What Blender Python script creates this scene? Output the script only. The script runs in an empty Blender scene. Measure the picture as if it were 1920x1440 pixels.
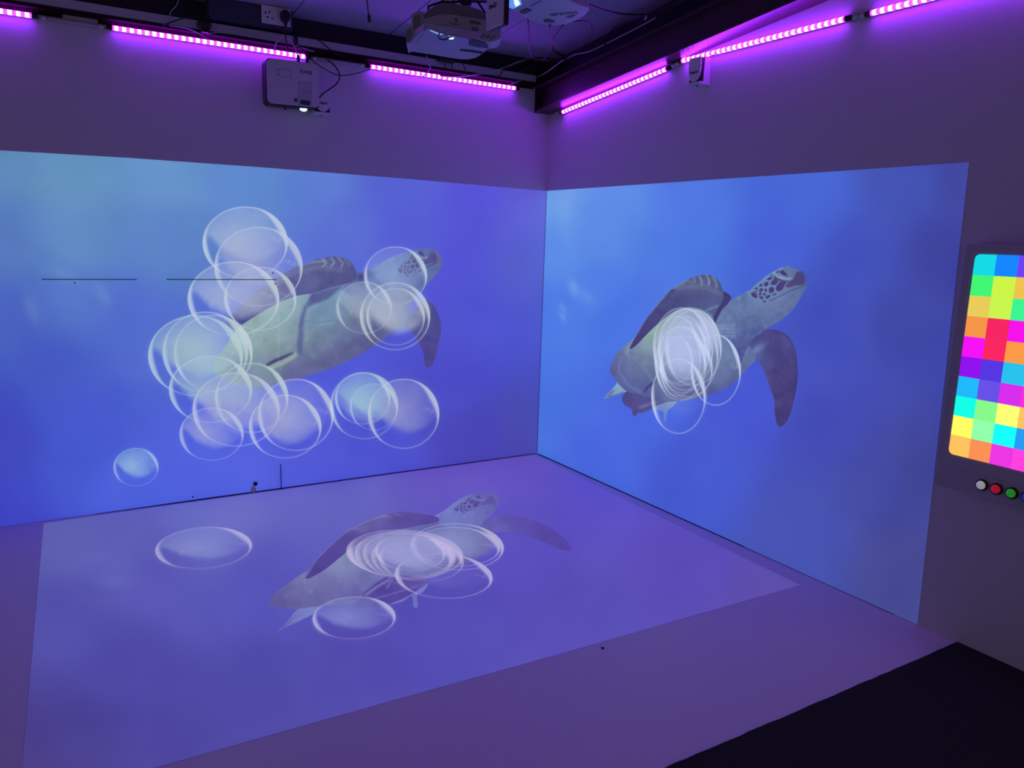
import bpy, bmesh, math, random
import numpy as np
from mathutils import Vector, Matrix
from mathutils.geometry import delaunay_2d_cdt

random.seed(7)
rng = np.random.default_rng(7)
SC = bpy.context.scene
COL = SC.collection

# ------------------------------------------------------------------ camera, world, exposure
FPX = 1447.9
YAW, PITCH, ROLL = 0.550018, -0.182059, 0.030289
CAM = np.array([-2.91394, -4.38835, 1.46203])
_f = np.array([math.cos(PITCH) * math.sin(YAW), math.cos(PITCH) * math.cos(YAW), math.sin(PITCH)])
_r = np.array([math.cos(YAW), -math.sin(YAW), 0.0])
_u = np.cross(_r, _f)
_c, _s = math.cos(ROLL), math.sin(ROLL)
RX, UY = _c * _r + _s * _u, -_s * _r + _c * _u
cam = bpy.data.cameras.new('camera')
cam.sensor_fit = 'HORIZONTAL'
cam.sensor_width = 36.0
cam.lens = FPX / 1920 * 36.0
cam.clip_start = 0.02
camo = bpy.data.objects.new('camera', cam)
COL.objects.link(camo)
m = Matrix.Identity(4)
for i in range(3):
    m[i][0], m[i][1], m[i][2], m[i][3] = RX[i], UY[i], -_f[i], CAM[i]
camo.matrix_world = m
SC.camera = camo

SC.view_settings.view_transform = 'Standard'
SC.view_settings.look = 'None'
SC.view_settings.gamma = 1.0
SC.view_settings.use_curve_mapping = False
SC.view_settings.exposure = 0.0
SC.cycles.transparent_max_bounces = 64
SC.cycles.max_bounces = 6

w = bpy.data.worlds.new('world')
SC.world = w
w.use_nodes = True
w.node_tree.nodes['Background'].inputs[0].default_value = (1.0, 0.78, 0.78, 1)
w.node_tree.nodes['Background'].inputs[1].default_value = 0.195

LED_K = 3.3


# ------------------------------------------------------------------ helpers
def ray(p):
    return ((p[0] - 960) / FPX) * RX - ((p[1] - 720) / FPX) * UY + _f


def at(p, axis, val):
    """point of the photograph -> the point of a plane (x, y or z = val) it shows"""
    d = ray(p)
    t = (val - CAM[axis]) / d[axis]
    return CAM + t * d


def atv(P, axis, val):
    P = np.asarray(P, float)
    d = ((P[:, :1] - 960) / FPX) * RX - ((P[:, 1:2] - 720) / FPX) * UY + _f
    t = (val - CAM[axis]) / d[:, axis]
    return CAM + t[:, None] * d


def lin(c):
    c = np.asarray(c, float) / 255.0
    return np.where(c <= 0.04045, c / 12.92, ((c + 0.055) / 1.055) ** 2.4)


def tag(o, label=None, cat=None, group=None, kind=None):
    if label:
        o['label'] = label
    if cat:
        o['category'] = cat
    if group:
        o['group'] = group
    if kind:
        o['kind'] = kind
    return o


def empty(name, loc, label=None, cat=None, group=None):
    o = bpy.data.objects.new(name, None)
    o.empty_display_size = 0.05
    COL.objects.link(o)
    o.location = loc
    return tag(o, label, cat, group)


def link(name, me, mat, parent=None):
    o = bpy.data.objects.new(name, me)
    if mat is not None and not me.materials:
        me.materials.append(mat)
    COL.objects.link(o)
    if parent is not None:
        o.parent = parent
        # meshes are given in world space: keep them there
        base = Vector((0, 0, 0))
        p = parent
        while p is not None:
            base += p.location
            p = p.parent
        o.matrix_parent_inverse = Matrix.Identity(4)
        o.location = -base
    return o


def obj(name, bm, mat, parent=None, smooth=False):
    me = bpy.data.meshes.new(name)
    bmesh.ops.recalc_face_normals(bm, faces=bm.faces)
    bm.to_mesh(me)
    bm.free()
    if smooth:
        for p in me.polygons:
            p.use_smooth = True
    return link(name, me, mat, parent)


def add_box(bm, lo, hi, bev=0.0, segs=2):
    lo, hi = np.minimum(lo, hi), np.maximum(lo, hi)
    r = bmesh.ops.create_cube(bm, size=1.0)
    vs = r['verts']
    for v in vs:
        v.co = Vector([(lo[i] + hi[i]) / 2 + v.co[i] * (hi[i] - lo[i]) for i in range(3)])
    if bev > 0:
        es = list({e for v in vs for e in v.link_edges})
        bmesh.ops.bevel(bm, geom=es, offset=bev, segments=segs, affect='EDGES', profile=0.5)
    return vs


def box(name, lo, hi, mat, parent=None, bev=0.0):
    bm = bmesh.new()
    add_box(bm, lo, hi, bev)
    return obj(name, bm, mat, parent)


def add_prism(bm, pts, vec):
    """closed outline (3D points) extruded along vec"""
    a = [bm.verts.new(Vector(p)) for p in pts]
    b = [bm.verts.new(Vector(p) + Vector(vec)) for p in pts]
    n = len(a)
    bm.faces.new(a)
    bm.faces.new(list(reversed(b)))
    for i in range(n):
        bm.faces.new((a[i], b[i], b[(i + 1) % n], a[(i + 1) % n]))


def prism(name, pts, vec, mat, parent=None, bev=0.0):
    bm = bmesh.new()
    add_prism(bm, pts, vec)
    bmesh.ops.recalc_face_normals(bm, faces=bm.faces)
    if bev:
        big = [f for f in bm.faces if len(f.verts) == len(pts) and len(pts) > 4]
        es = list({e for f in big for e in f.edges}) or list(bm.edges)
        bmesh.ops.bevel(bm, geom=es, offset=bev, segments=2, affect='EDGES', profile=0.5)
    return obj(name, bm, mat, parent)


def catmull(pts, n=8, closed=False):
    P = [np.array(p, float) for p in pts]
    out = []
    N = len(P)
    rngs = range(N) if closed else range(N - 1)
    for i in rngs:
        if closed:
            p0, p1, p2, p3 = P[(i - 1) % N], P[i], P[(i + 1) % N], P[(i + 2) % N]
        else:
            p0, p1, p2, p3 = P[max(i - 1, 0)], P[i], P[i + 1], P[min(i + 2, N - 1)]
        for k in range(n):
            t = k / n
            out.append(0.5 * ((2 * p1) + (-p0 + p2) * t + (2 * p0 - 5 * p1 + 4 * p2 - p3) * t * t
                              + (-p0 + 3 * p1 - 3 * p2 + p3) * t ** 3))
    if not closed:
        out.append(P[-1])
    return out


def add_tube(bm, pts, rad, segs=8):
    pts = [Vector(p) for p in pts]
    rads = rad if isinstance(rad, (list, tuple)) else [rad] * len(pts)
    rings = []
    up = None
    for i, p in enumerate(pts):
        t = (pts[min(i + 1, len(pts) - 1)] - pts[max(i - 1, 0)])
        if t.length < 1e-9:
            t = Vector((0, 0, 1))
        t.normalize()
        if up is None:
            up = t.orthogonal().normalized()
        a = (up - t * up.dot(t))
        a = a.normalized() if a.length > 1e-6 else t.orthogonal().normalized()
        up = a
        b = t.cross(a)
        rings.append([bm.verts.new(p + (a * math.cos(2 * math.pi * k / segs) + b * math.sin(2 * math.pi * k / segs)) * rads[i])
                      for k in range(segs)])
    for r0, r1 in zip(rings, rings[1:]):
        for k in range(segs):
            bm.faces.new((r0[k], r0[(k + 1) % segs], r1[(k + 1) % segs], r1[k]))
    bm.faces.new(list(reversed(rings[0])))
    bm.faces.new(rings[-1])


def tube(name, pts, rad, mat, parent=None, segs=8):
    bm = bmesh.new()
    add_tube(bm, pts, rad, segs)
    return obj(name, bm, mat, parent, smooth=True)


def rrect(x0, y0, x1, y1, r, n=5):
    out = []
    for cx, cy, a0 in ((x1 - r, y1 - r, 0), (x0 + r, y1 - r, 90), (x0 + r, y0 + r, 180), (x1 - r, y0 + r, 270)):
        for k in range(n + 1):
            a = math.radians(a0 + 90 * k / n)
            out.append((cx + r * math.cos(a), cy + r * math.sin(a)))
    return out


# ------------------------------------------------------------------ materials
def principled(name, color, rough=0.6, spec=0.3, metal=0.0, bump=0.0, bscale=200.0, var=0.0, vscale=6.0):
    mt = bpy.data.materials.new(name)
    mt.use_nodes = True
    nt = mt.node_tree
    b = nt.nodes['Principled BSDF']
    b.inputs['Base Color'].default_value = (*color, 1)
    b.inputs['Roughness'].default_value = rough
    b.inputs['Specular IOR Level'].default_value = spec
    b.inputs['Metallic'].default_value = metal
    tc = nt.nodes.new('ShaderNodeTexCoord')
    if var:
        nz = nt.nodes.new('ShaderNodeTexNoise')
        nz.inputs['Scale'].default_value = vscale
        nz.inputs['Detail'].default_value = 4
        nt.links.new(tc.outputs['Object'], nz.inputs['Vector'])
        mx = nt.nodes.new('ShaderNodeMix')
        mx.data_type = 'RGBA'
        mx.inputs[6].default_value = (*[c * (1 - var) for c in color], 1)
        mx.inputs[7].default_value = (*[min(1, c * (1 + var)) for c in color], 1)
        nt.links.new(nz.outputs['Fac'], mx.inputs[0])
        nt.links.new(mx.outputs[2], b.inputs['Base Color'])
    if bump:
        n2 = nt.nodes.new('ShaderNodeTexNoise')
        n2.inputs['Scale'].default_value = bscale
        n2.inputs['Detail'].default_value = 3
        nt.links.new(tc.outputs['Object'], n2.inputs['Vector'])
        bp = nt.nodes.new('ShaderNodeBump')
        bp.inputs['Strength'].default_value = bump
        bp.inputs['Distance'].default_value = 0.002
        nt.links.new(n2.outputs['Fac'], bp.inputs['Height'])
        nt.links.new(bp.outputs['Normal'], b.inputs['Normal'])
    return mt


def emitter(name, color, strength, sample=True, base=(0.02, 0.02, 0.02)):
    mt = bpy.data.materials.new(name)
    mt.use_nodes = True
    b = mt.node_tree.nodes['Principled BSDF']
    b.inputs['Base Color'].default_value = (*base, 1)
    b.inputs['Emission Color'].default_value = (*color, 1)
    b.inputs['Emission Strength'].default_value = strength
    b.inputs['Roughness'].default_value = 0.4
    if not sample:
        mt.cycles.emission_sampling = 'NONE'
    return mt


WALL_ALB = (0.55, 0.52, 0.56)
M = {}
M['wall'] = principled('white_wall_paint', WALL_ALB, 0.75, 0.15, bump=0.25, bscale=260, var=0.03, vscale=3)
M['floor'] = principled('white_vinyl_floor', (0.80, 0.69, 0.79), 0.42, 0.25, bump=0.1, bscale=120, var=0.04, vscale=2)
M['carpet'] = principled('black_carpet', (0.045, 0.042, 0.042), 0.95, 0.05, bump=1.0, bscale=700, var=0.35, vscale=300)
M['ceiling'] = principled('ceiling_board', (0.36, 0.31, 0.42), 0.8, 0.1, bump=0.15, bscale=300, var=0.05)
M['steel'] = principled('maroon_painted_steel', (0.055, 0.02, 0.03), 0.38, 0.4, bump=0.1, bscale=90, var=0.2, vscale=8)
M['dark'] = principled('dark_board', (0.022, 0.018, 0.03), 0.6, 0.2, var=0.2)
M['darkred'] = principled('dark_maroon_board', (0.025, 0.005, 0.012), 0.9, 0.03, var=0.2)
M['trunk'] = principled('grey_plastic_trunking', (0.42, 0.40, 0.46), 0.5, 0.3, var=0.03)
M['white'] = principled('white_plastic', (0.62, 0.60, 0.64), 0.4, 0.4, var=0.02)
M['cream'] = principled('projector_casing', (0.36, 0.35, 0.40), 0.35, 0.45, var=0.03)
M['hood'] = principled('shaded_projector_casing', (0.16, 0.155, 0.19), 0.45, 0.35, var=0.03)  # same plastic as the casing, the hood's shade put into a darker colour
M['greyface'] = principled('projector_top_face', (0.50, 0.48, 0.53), 0.25, 0.5, var=0.02)
M['black'] = principled('black_plastic', (0.012, 0.011, 0.014), 0.4, 0.4, var=0.1)
M['ink'] = principled('dark_print', (0.03, 0.028, 0.05), 0.5, 0.2, var=0.1)
M['inkgrey'] = principled('grey_print', (0.12, 0.11, 0.17), 0.5, 0.2, var=0.1)
M['cable'] = principled('black_cable', (0.010, 0.009, 0.014), 0.45, 0.35, var=0.1)
M['cablegrey'] = principled('grey_cable', (0.45, 0.43, 0.5), 0.45, 0.35, var=0.1)
M['gap'] = principled('joint_shadow_gap', (0.012, 0.01, 0.03), 0.9, 0.0, var=0.1)
M['window'] = principled('glossy_lens_window', (0.30, 0.36, 0.50), 0.12, 0.6, var=0.05)
M['recess'] = principled('dark_recess', (0.05, 0.045, 0.08), 0.5, 0.3, var=0.1)
M['panel'] = principled('light_panel_housing', (0.40, 0.38, 0.42), 0.5, 0.3, var=0.03)
M['metal'] = principled('bright_metal', (0.6, 0.6, 0.65), 0.3, 0.5, metal=0.9, var=0.05)
M['sliver_white'] = principled('plain_white', (0.8, 0.78, 0.8), 0.5, 0.3, var=0.03)
M['tube'] = emitter('led_tube_violet_glow', (0.70, 0.005, 2.6), 9.0 * LED_K)
M['led'] = emitter('led_white_pink', (2.4, 1.25, 2.4), 1.0, sample=False)
M['lens'] = emitter('projector_lens_light', (0.55, 0.85, 1.0), 1.6)


def picture_mat(name, albedo):
    """light of a projector on a white surface: the surface itself plus the picture's own light, with see-through alpha"""
    mt = bpy.data.materials.new(name)
    mt.use_nodes = True
    nt = mt.node_tree
    nt.nodes.clear()
    out = nt.nodes.new('ShaderNodeOutputMaterial')
    at_ = nt.nodes.new('ShaderNodeAttribute')
    at_.attribute_name = 'Picture'
    em = nt.nodes.new('ShaderNodeEmission')
    df = nt.nodes.new('ShaderNodeBsdfDiffuse')
    df.inputs[0].default_value = (*albedo, 1)
    ad = nt.nodes.new('ShaderNodeAddShader')
    tr = nt.nodes.new('ShaderNodeBsdfTransparent')
    mx = nt.nodes.new('ShaderNodeMixShader')
    nz = nt.nodes.new('ShaderNodeTexNoise')
    nz.inputs['Scale'].default_value = 220
    nz.inputs['Detail'].default_value = 2
    tc = nt.nodes.new('ShaderNodeTexCoord')
    nt.links.new(tc.outputs['Object'], nz.inputs['Vector'])
    mr = nt.nodes.new('ShaderNodeMapRange')
    mr.inputs[1].default_value = 0.25
    mr.inputs[2].default_value = 0.75
    mr.inputs[3].default_value = 0.94
    mr.inputs[4].default_value = 1.06
    nt.links.new(nz.outputs['Fac'], mr.inputs[0])
    nt.links.new(mr.outputs[0], em.inputs[1])
    nt.links.new(at_.outputs['Color'], em.inputs[0])
    nt.links.new(em.outputs[0], ad.inputs[0])
    nt.links.new(df.outputs[0], ad.inputs[1])
    nt.links.new(at_.outputs['Alpha'], mx.inputs[0])
    nt.links.new(tr.outputs[0], mx.inputs[1])
    nt.links.new(ad.outputs[0], mx.inputs[2])
    nt.links.new(mx.outputs[0], out.inputs[0])
    return mt


M['pic_sea'] = picture_mat('projected_sea_light', WALL_ALB)
M['pic'] = picture_mat('projected_picture_light', WALL_ALB)
M['pic'].cycles.emission_sampling = 'NONE'


def set_picture(me, rgb, alpha):
    a = me.color_attributes.new('Picture', 'FLOAT_COLOR', 'POINT')
    buf = np.ones((len(me.vertices), 4), np.float32)
    buf[:, :3] = rgb
    buf[:, 3] = alpha
    a.data.foreach_set('color', buf.ravel())


# ------------------------------------------------------------------ room
D_CARPET = -2.965
# right wall, plane x = 0
struct = lambda o: tag(o, kind='structure')
struct(prism('wall_right', [(0, 0.12, -0.02), (0, -7, -0.02), (0, -7, 2.29 + 0.104 * 7), (0, 0.0, 2.29), (0, 0.12, 2.29)], (0.12, 0, 0), M['wall']))
struct(prism('trim_1', [(0.004, 0.1, 2.291), (0.004, -7, 2.291 + 0.104 * 7), (0.004, -7, 2.75 + 0.104 * 7), (0.004, 0.1, 2.75)], (0.1, 0, 0), M['dark']))
# left wall: plane y = 0, built of boards with fine joints
wl = empty('wall_left', (0, 0, 0))
struct(wl)
JX, JZ = -1.788, 1.2165
box('wall_board', (-7, 0, -0.02), (JX - 0.0015, 0.1, JZ - 0.001), M['wall'], wl)
box('wall_board', (JX + 0.0015, 0, -0.02), (0.0, 0.1, JZ), M['wall'], wl)
box('wall_board', (-7, 0, JZ + 0.001), (JX, 0.1, 2.44), M['wall'], wl)
box('wall_board', (JX, 0, JZ), (0.0, 0.1, 2.44), M['wall'], wl)
# dark joint strips reach forward through the projected light
box('joint_strip', (at((78, 522), 1, 0)[0], -0.0125, JZ - 0.0016), (at((256, 525), 1, 0)[0], 0.02, JZ + 0.0012), M['gap'], wl)
box('joint_strip', (at((312, 525), 1, 0)[0], -0.0125, JZ - 0.0018), (at((518, 526), 1, 0)[0], 0.02, JZ + 0.0014), M['gap'], wl)
box('joint_strip', (JX - 0.0007, -0.0125, 0.0), (JX + 0.0007, 0.02, 0.15), M['gap'], wl)
for p in ((515, 532), (511, 512), (140, 530), (361, 931)):
    q = at(p, 1, 0)
    tube('screw_hole', [(q[0], -0.0125, q[2]), (q[0], 0.01, q[2])], 0.0032, M['gap'], wl, 8)

# floor: white vinyl, then black carpet
struct(box('floor', (-7, D_CARPET, -0.05), (0, 0, 0), M['floor']))
bm = bmesh.new()
n = 160
xs = np.linspace(-7, 0, n)
edge = D_CARPET + np.abs(0.0022 * rng.standard_normal(n))
top, bot = [], []
for x, y in zip(xs, edge):
    top.append((bm.verts.new((x, y + 0.004, 0.006)), bm.verts.new((x, -7, 0.006)), bm.verts.new((x, y + 0.004, 0.0005)),
                bm.verts.new((x, -7, -0.03))))
for a, b in zip(top, top[1:]):
    bm.faces.new((a[0], b[0], b[1], a[1]))
    bm.faces.new((a[2], b[2], b[0], a[0]))
    bm.faces.new((a[1], b[1], b[3], a[3]))
tag(obj('carpet', bm, M['carpet']), 'black carpet beyond the edge of the white floor', 'carpet')

# thin dark strips standing in for the shadow gaps where walls meet floor
def gap_strip(name, x0, x1, h0, h1, left=True):
    bm = bmesh.new()
    if left:
        add_prism(bm, [(x0, -0.003, 0.0001), (x1, -0.003, 0.0001), (x1, -0.003, h1), (x0, -0.003, h0)], (0, 0.003, 0))
    else:
        add_prism(bm, [(-0.003, x0, 0.0001), (-0.003, x1, 0.0001), (-0.003, x1, h1), (-0.003, x0, h0)], (0.003, 0, 0))
    return struct(obj(name, bm, M['gap']))
gap_strip('floor_gap_left', -2.75, -2.2, 0.002, 0.006)
gap_strip('floor_gap_left', -2.2, -0.02, 0.006, 0.0018)
gap_strip('floor_gap_right', -0.02, -1.9, 0.006, 0.004, False)
gap_strip('floor_gap_right', -1.9, -2.7, 0.002, 0.001, False)

# sloping ceiling made of boards whose joints run away from the left wall
KZ, Z0 = 0.104, 2.603
ce = empty('ceiling', (0, 0, Z0))
struct(ce)
jx = [-0.547 - 0.5635 * k for k in range(-1, 12)]
for k in range(len(jx) - 1):
    a, b = min(0.0, jx[k]) - 0.003, jx[k + 1] + 0.003
    ys = (0.02, -3.3, -7.2)
    for y0, y1 in zip(ys, ys[1:]):
        y0 = y0 - 0.003
        y1 = y1 + 0.003
        prism('ceiling_board', [(a, y0, Z0 - KZ * y0), (b, y0, Z0 - KZ * y0), (b, y1, Z0 - KZ * y1), (a, y1, Z0 - KZ * y1)],
              (0, 0, 0.03), M['ceiling'], ce)
prism('ceiling_backing', [(0.1, 0.1, Z0 + 0.012), (-7, 0.1, Z0 + 0.012), (-7, -7.2, Z0 - KZ * -7.2 + 0.022), (0.1, -7.2, Z0 + KZ * 7.2 + 0.022)],
      (0, 0, 0.05), M['dark'], ce)

# dark eaves above the left wall
ev = empty('eaves_rail', (0, 0, 2.44), 'dark maroon steel rail running above the left wall lights', 'beam')
box('rail_lip', (-7, -0.055, 2.441), (-0.13, 0.02, 2.447), M['darkred'], ev)
box('rail_web', (-7, -0.035, 2.447), (-0.13, 0.02, 2.459), M['dark'], ev)
box('back_board', (-7, 0.0, 2.459), (-0.13, 0.03, 2.62), M['dark'], ev)
for x0, x1 in ((-7, -2.738), (-2.592, -0.135)):
    box('mounting_board', (x0, -0.006, 2.4225), (x1, -0.0005, 2.441), M['darkred'], ev)

trk = empty('cable_trunking', (-1.5, 0, 2.48), 'long grey plastic cable trunking above the left wall lights', 'trunking')
box('trunking_length', (-7, -0.045, 2.4585), (at((549, 65), 1, -.03)[0], -0.001, 2.5), M['trunk'], trk, 0.003)
box('trunking_length', (at((556, 66), 1, -.03)[0], -0.045, 2.4585), (-0.14, -0.001, 2.5), M['trunk'], trk, 0.003)
box('trunking_joiner', (at((548, 65), 1, -.03)[0], -0.048, 2.462), (at((557, 66), 1, -.03)[0], -0.002, 2.506), M['black'], trk, 0.002)

# socket board and double socket
box_ = tag(box('socket_board', (-2.105, -0.095, 2.512), (-1.69, 0.0, 2.6105), M['dark'], None, 0.002),
           'dark board carrying the white double socket', 'board')
box_.data.materials.clear()
box_.data.materials.append(principled('dark_blue_board', (0.05, 0.045, 0.085), 0.6, 0.2, var=0.1))
so = empty('double_socket', (-1.78, -0.096, 2.57), 'white double wall socket with one black plug in it', 'socket')
sx0, sx1, sz0, sz1 = -1.852, -1.704, 2.5255, 2.612
prism('face_plate', [(x, -0.096, z) for x, z in rrect(sx0, sz0, sx1, sz1, 0.004, 3)], (0, -0.011, 0), M['white'], so, 0.002)
for gx in (-1.815,):
    for dx, dz, hw, hh in ((-0.018, 0.006, 0.0035, 0.005), (0.002, 0.012, 0.003, 0.006), (-0.007, -0.013, 0.005, 0.003), (0.016, -0.016, 0.004, 0.003)):
        box('pin_slot', (gx + dx - hw, -0.1078, 2.569 + dz - hh), (gx + dx + hw, -0.1065, 2.569 + dz + hh), M['gap'], so)
box('socket_switch', (-1.782, -0.111, 2.572), (-1.772, -0.106, 2.590), M['white'], so, 0.001)
pl = empty('mains_plug', (-1.738, -0.107, 2.57), 'black mains plug pushed into the white socket', 'plug')
pts = []
for k in range(20):
    a = 2 * math.pi * k / 20
    pts.append((-1.738 + 0.025 * math.cos(a), -0.108, 2.572 + 0.027 * math.sin(a) - (0.006 if math.sin(a) < -0.5 else 0)))
prism('plug_body', pts, (0, -0.035, 0), M['black'], pl, 0.005)
tube('plug_grip', [(-1.738, -0.127, 2.548), (-1.737, -0.127, 2.528), (-1.736, -0.126, 2.512)], [0.012, 0.008, 0.004], M['black'], pl)
tube('lead', catmull([tuple(at(p, 1, -0.125)) for p in ((533, 52), (535, 65), (537, 80), (539, 95))], 6), 0.0035, M['cable'], pl)

# steel rafter on the right wall, rising away from the corner
bw = 0.122
by0, bz0, bk = 0.0, 2.281, 0.104
L = -5.0
def sect(pts, name, mat, par):
    bm = bmesh.new()
    P = [(x, 0.0, z) for x, z in pts]
    a = [bm.verts.new((x, -0.0015, bz0 + z + bk * 0.0015)) for x, z in pts]
    b = [bm.verts.new((x, L, bz0 + z - bk * L)) for x, z in pts]
    bm.faces.new(a)
    bm.faces.new(list(reversed(b)))
    for i in range(len(a)):
        bm.faces.new((a[i], b[i], b[(i + 1) % len(a)], a[(i + 1) % len(a)]))
    return obj(name, bm, mat, par)
rf = empty('steel_rafter', (-0.06, 0, bz0), 'dark maroon steel rafter rising along the top of right wall', 'beam')
sect([(-bw, 0), (-0.001, 0), (-0.001, 0.011), (-bw, 0.011)], 'bottom_flange', M['steel'], rf)
sect([(-0.070, 0.011), (-0.060, 0.011), (-0.060, 0.145), (-0.070, 0.145)], 'web', M['steel'], rf)
sect([(-bw, 0.145), (-0.001, 0.145), (-0.001, 0.156), (-bw, 0.156)], 'top_flange', M['steel'], rf)
box('end_plate', (-0.118, -0.014, bz0 + 0.012), (-0.003, -0.002, bz0 + 0.144), M['dark'], rf)
for dz in (0.035, 0.115):
    tube('bolt', [(-0.095, -0.014, bz0 + dz), (-0.095, -0.022, bz0 + dz)], 0.009, M['steel'], rf, 6)
box('weld_strip', (-0.105, -0.020, bz0 - 0.0035), (-0.035, -0.008, bz0 - 0.0005), M['trunk'], rf)
box('wall_infill', (-0.13, -0.002, 2.437), (-0.001, 0.02, 2.62), M['dark'], rf)

# ------------------------------------------------------------------ LED tubes
def led_tube(a, b, normal, label):
    a, b, nrm = Vector(a), Vector(b), Vector(normal)
    d = (b - a).normalized()
    t = empty('led_tube', (a + b) / 2, label, 'light', 'violet light tubes along the wall tops')
    R = 0.0105
    off = nrm * (R + 0.009)
    side = d.cross(nrm)
    def shell(name, a0, a1, rad, mat):
        bm = bmesh.new()
        rows = []
        for k in range(15):
            an = math.radians(a0 + (a1 - a0) * k / 14)
            v = (nrm * math.cos(an) + side * math.sin(an)) * rad
            rows.append((bm.verts.new(a + off + v), bm.verts.new(b + off + v)))
        for r0, r1 in zip(rows, rows[1:]):
            bm.faces.new((r0[0], r0[1], r1[1], r1[0]))
        return obj(name, bm, mat, t, True)
    shell('glow_tube', -112, 112, R, M['tube'])
    shell('back_channel', 111, 249, R * 1.04, M['trunk'])
    for s, p in ((-1, a), (1, b)):
        tube('end_cap', [p + off, p + off + d * s * 0.004, p + off + d * s * 0.026], [R + 0.0008, R + 0.001, R], M['black'], t, 10)
    nl = 28
    me = None
    step = (b - a).length / nl
    for k in range(nl):
        c = a + d * step * (k + 0.5) + off
        if me is None:
            bm = bmesh.new()
            rows = []
            for q in range(9):
                an = math.radians(-104 + 208 * q / 8)
                v = (nrm * math.cos(an) + side * math.sin(an)) * R * 1.06
                v2 = (nrm * math.cos(an) + side * math.sin(an)) * R * 1.02
                rows.append([bm.verts.new(v2 - d * 0.0088), bm.verts.new(v - d * 0.0072), bm.verts.new(v + d * 0.0072), bm.verts.new(v2 + d * 0.0088)])
            for r0, r1 in zip(rows, rows[1:]):
                for q in range(3):
                    bm.faces.new((r0[q], r0[q + 1], r1[q + 1], r1[q]))
            me = bpy.data.meshes.new('led')
            bm.to_mesh(me)
            bm.free()
            me.materials.append(M['led'])
        o = bpy.data.objects.new('led', me)
        COL.objects.link(o)
        o.parent = t
        o.location = c - t.location
    return t

ZL = 2.4095
NL, NR = (0, -1, 0), (-1, 0, 0)
led_tube((-3.80, 0, ZL), (-2.862, 0, ZL), NL, 'violet LED tube at far left edge, mostly cut off by the frame')
led_tube((-2.533, 0, ZL), (-1.603, 0, ZL), NL, 'violet LED tube left of and behind the grey wall projector')
led_tube((-1.236, 0, ZL), (-0.277, 0, ZL), NL, 'violet LED tube on left wall nearest the corner')
led_tube((0, -0.180, 2.2755), (0, -1.128, 2.379), NR, 'sloping violet LED tube under the steel rafter')
led_tube((0, -1.242, 2.3995), (0, -2.190, 2.3995), NR, 'violet LED tube on right wall above the small sensor')
led_tube((0, -2.309, 2.396), (0, -3.255, 2.396), NR, 'violet LED tube on right wall cut off by the top edge of the photo')

def connector(a, b, nrm, label):
    a, b, nrm = Vector(a), Vector(b), Vector(nrm)
    t = empty('tube_connector', (a + b) / 2, label, 'connector', 'pale connectors between light tubes')
    d = (b - a).normalized()
    tube('connector_lead', [a + nrm * 0.012, b + nrm * 0.012], 0.0085, M['trunk'], t, 8)
    for p, s in ((a, 1), (b, -1)):
        tube('connector_socket', [p + nrm * 0.012, p + nrm * 0.012 + d * s * 0.02], 0.0100, M['white'], t, 8)
connector((-2.826, 0, ZL), (-2.57, 0, ZL), NL, 'pale connector bar between the two leftmost light tubes')
connector((-1.565, 0, ZL), (-1.272, 0, ZL), NL, 'pale connector bar right of the grey wall projector')
connector((0, -1.158, 2.388), (0, -1.213, 2.397), NR, 'short pale connector beside the right wall sensor')
connector((0, -2.222, 2.3985), (0, -2.279, 2.397), NR, 'short pale connector between the two right wall tubes at the top edge')

# ------------------------------------------------------------------ projected pictures
# light of the room already on each surface (measured), as a smooth function of place;
# the projectors only add what is missing to the picture
AMB = {'L': [[0.0599, 0.0596, 0.2546], [0.0022, 0.0369, 0.244], [-0.0169, 0.0027, 0.0299], [-0.0064, 0.0189, 0.1065], [-0.0308, -0.0055, -0.0622], [0.021, -0.011, 0.0921]],
       'R': [[0.0695, 0.0591, 0.2895], [-0.028, -0.0397, -0.3266], [-0.0198, -0.0115, 0.0461], [0.0012, 0.0124, 0.1292], [0.0261, 0.0162, -0.059], [0.0081, -0.0167, 0.0257]],
       'F': [[0.0661, 0.0762, 0.4404], [0.0025, 0.002, 0.0541], [0.0098, -0.0912, -0.7845], [-0.0095, -0.0089, -0.0001], [-0.0162, -0.022, -0.0854], [-0.062, 0.0236, 0.4678]]}
AMB_L, AMB_R, AMB_F = 'L', 'R', 'F'


def ambient(P, key):
    P = np.asarray(P, float)
    x, y = P[:, 0] / 1000 - 0.9, P[:, 1] / 1000 - 0.7
    B = np.stack([np.ones_like(x), x, y, x * x, x * y, y * y], 1)
    return np.maximum(B @ np.array(AMB[key], float), 0.0)


def idw(P, ctrl):
    X = np.array([c[:2] for c in ctrl], float)
    C = np.array([c[2] for c in ctrl], float)
    d2 = ((P[:, None, :] - X[None]) ** 2).sum(2)
    wgt = 1.0 / (d2 + 1600.0) ** 2.0
    return (wgt[:, :, None] * C[None]).sum(1) / wgt.sum(1)[:, None]


def smooth(a, b, x):
    t = np.clip((x - a) / (b - a + 1e-9), 0, 1)
    return t * t * (3 - 2 * t)


def seg_dist(P, pts):
    d = np.full(len(P), 1e9)
    for a, b in zip(pts, pts[1:]):
        a, b = np.array(a, float), np.array(b, float)
        ab = b - a
        t = np.clip(((P - a) @ ab) / (ab @ ab + 1e-9), 0, 1)
        d = np.minimum(d, np.hypot(*(P - a - t[:, None] * ab).T))
    return d


def inside(P, poly):
    x, y = P[:, 0], P[:, 1]
    r = np.zeros(len(P), bool)
    n = len(poly)
    for i in range(n):
        (x0, y0), (x1, y1) = poly[i], poly[(i + 1) % n]
        if y0 == y1:
            continue
        c = ((y0 > y) != (y1 > y)) & (x < (x1 - x0) * (y - y0) / (y1 - y0) + x0)
        r ^= c
    return r


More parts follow.
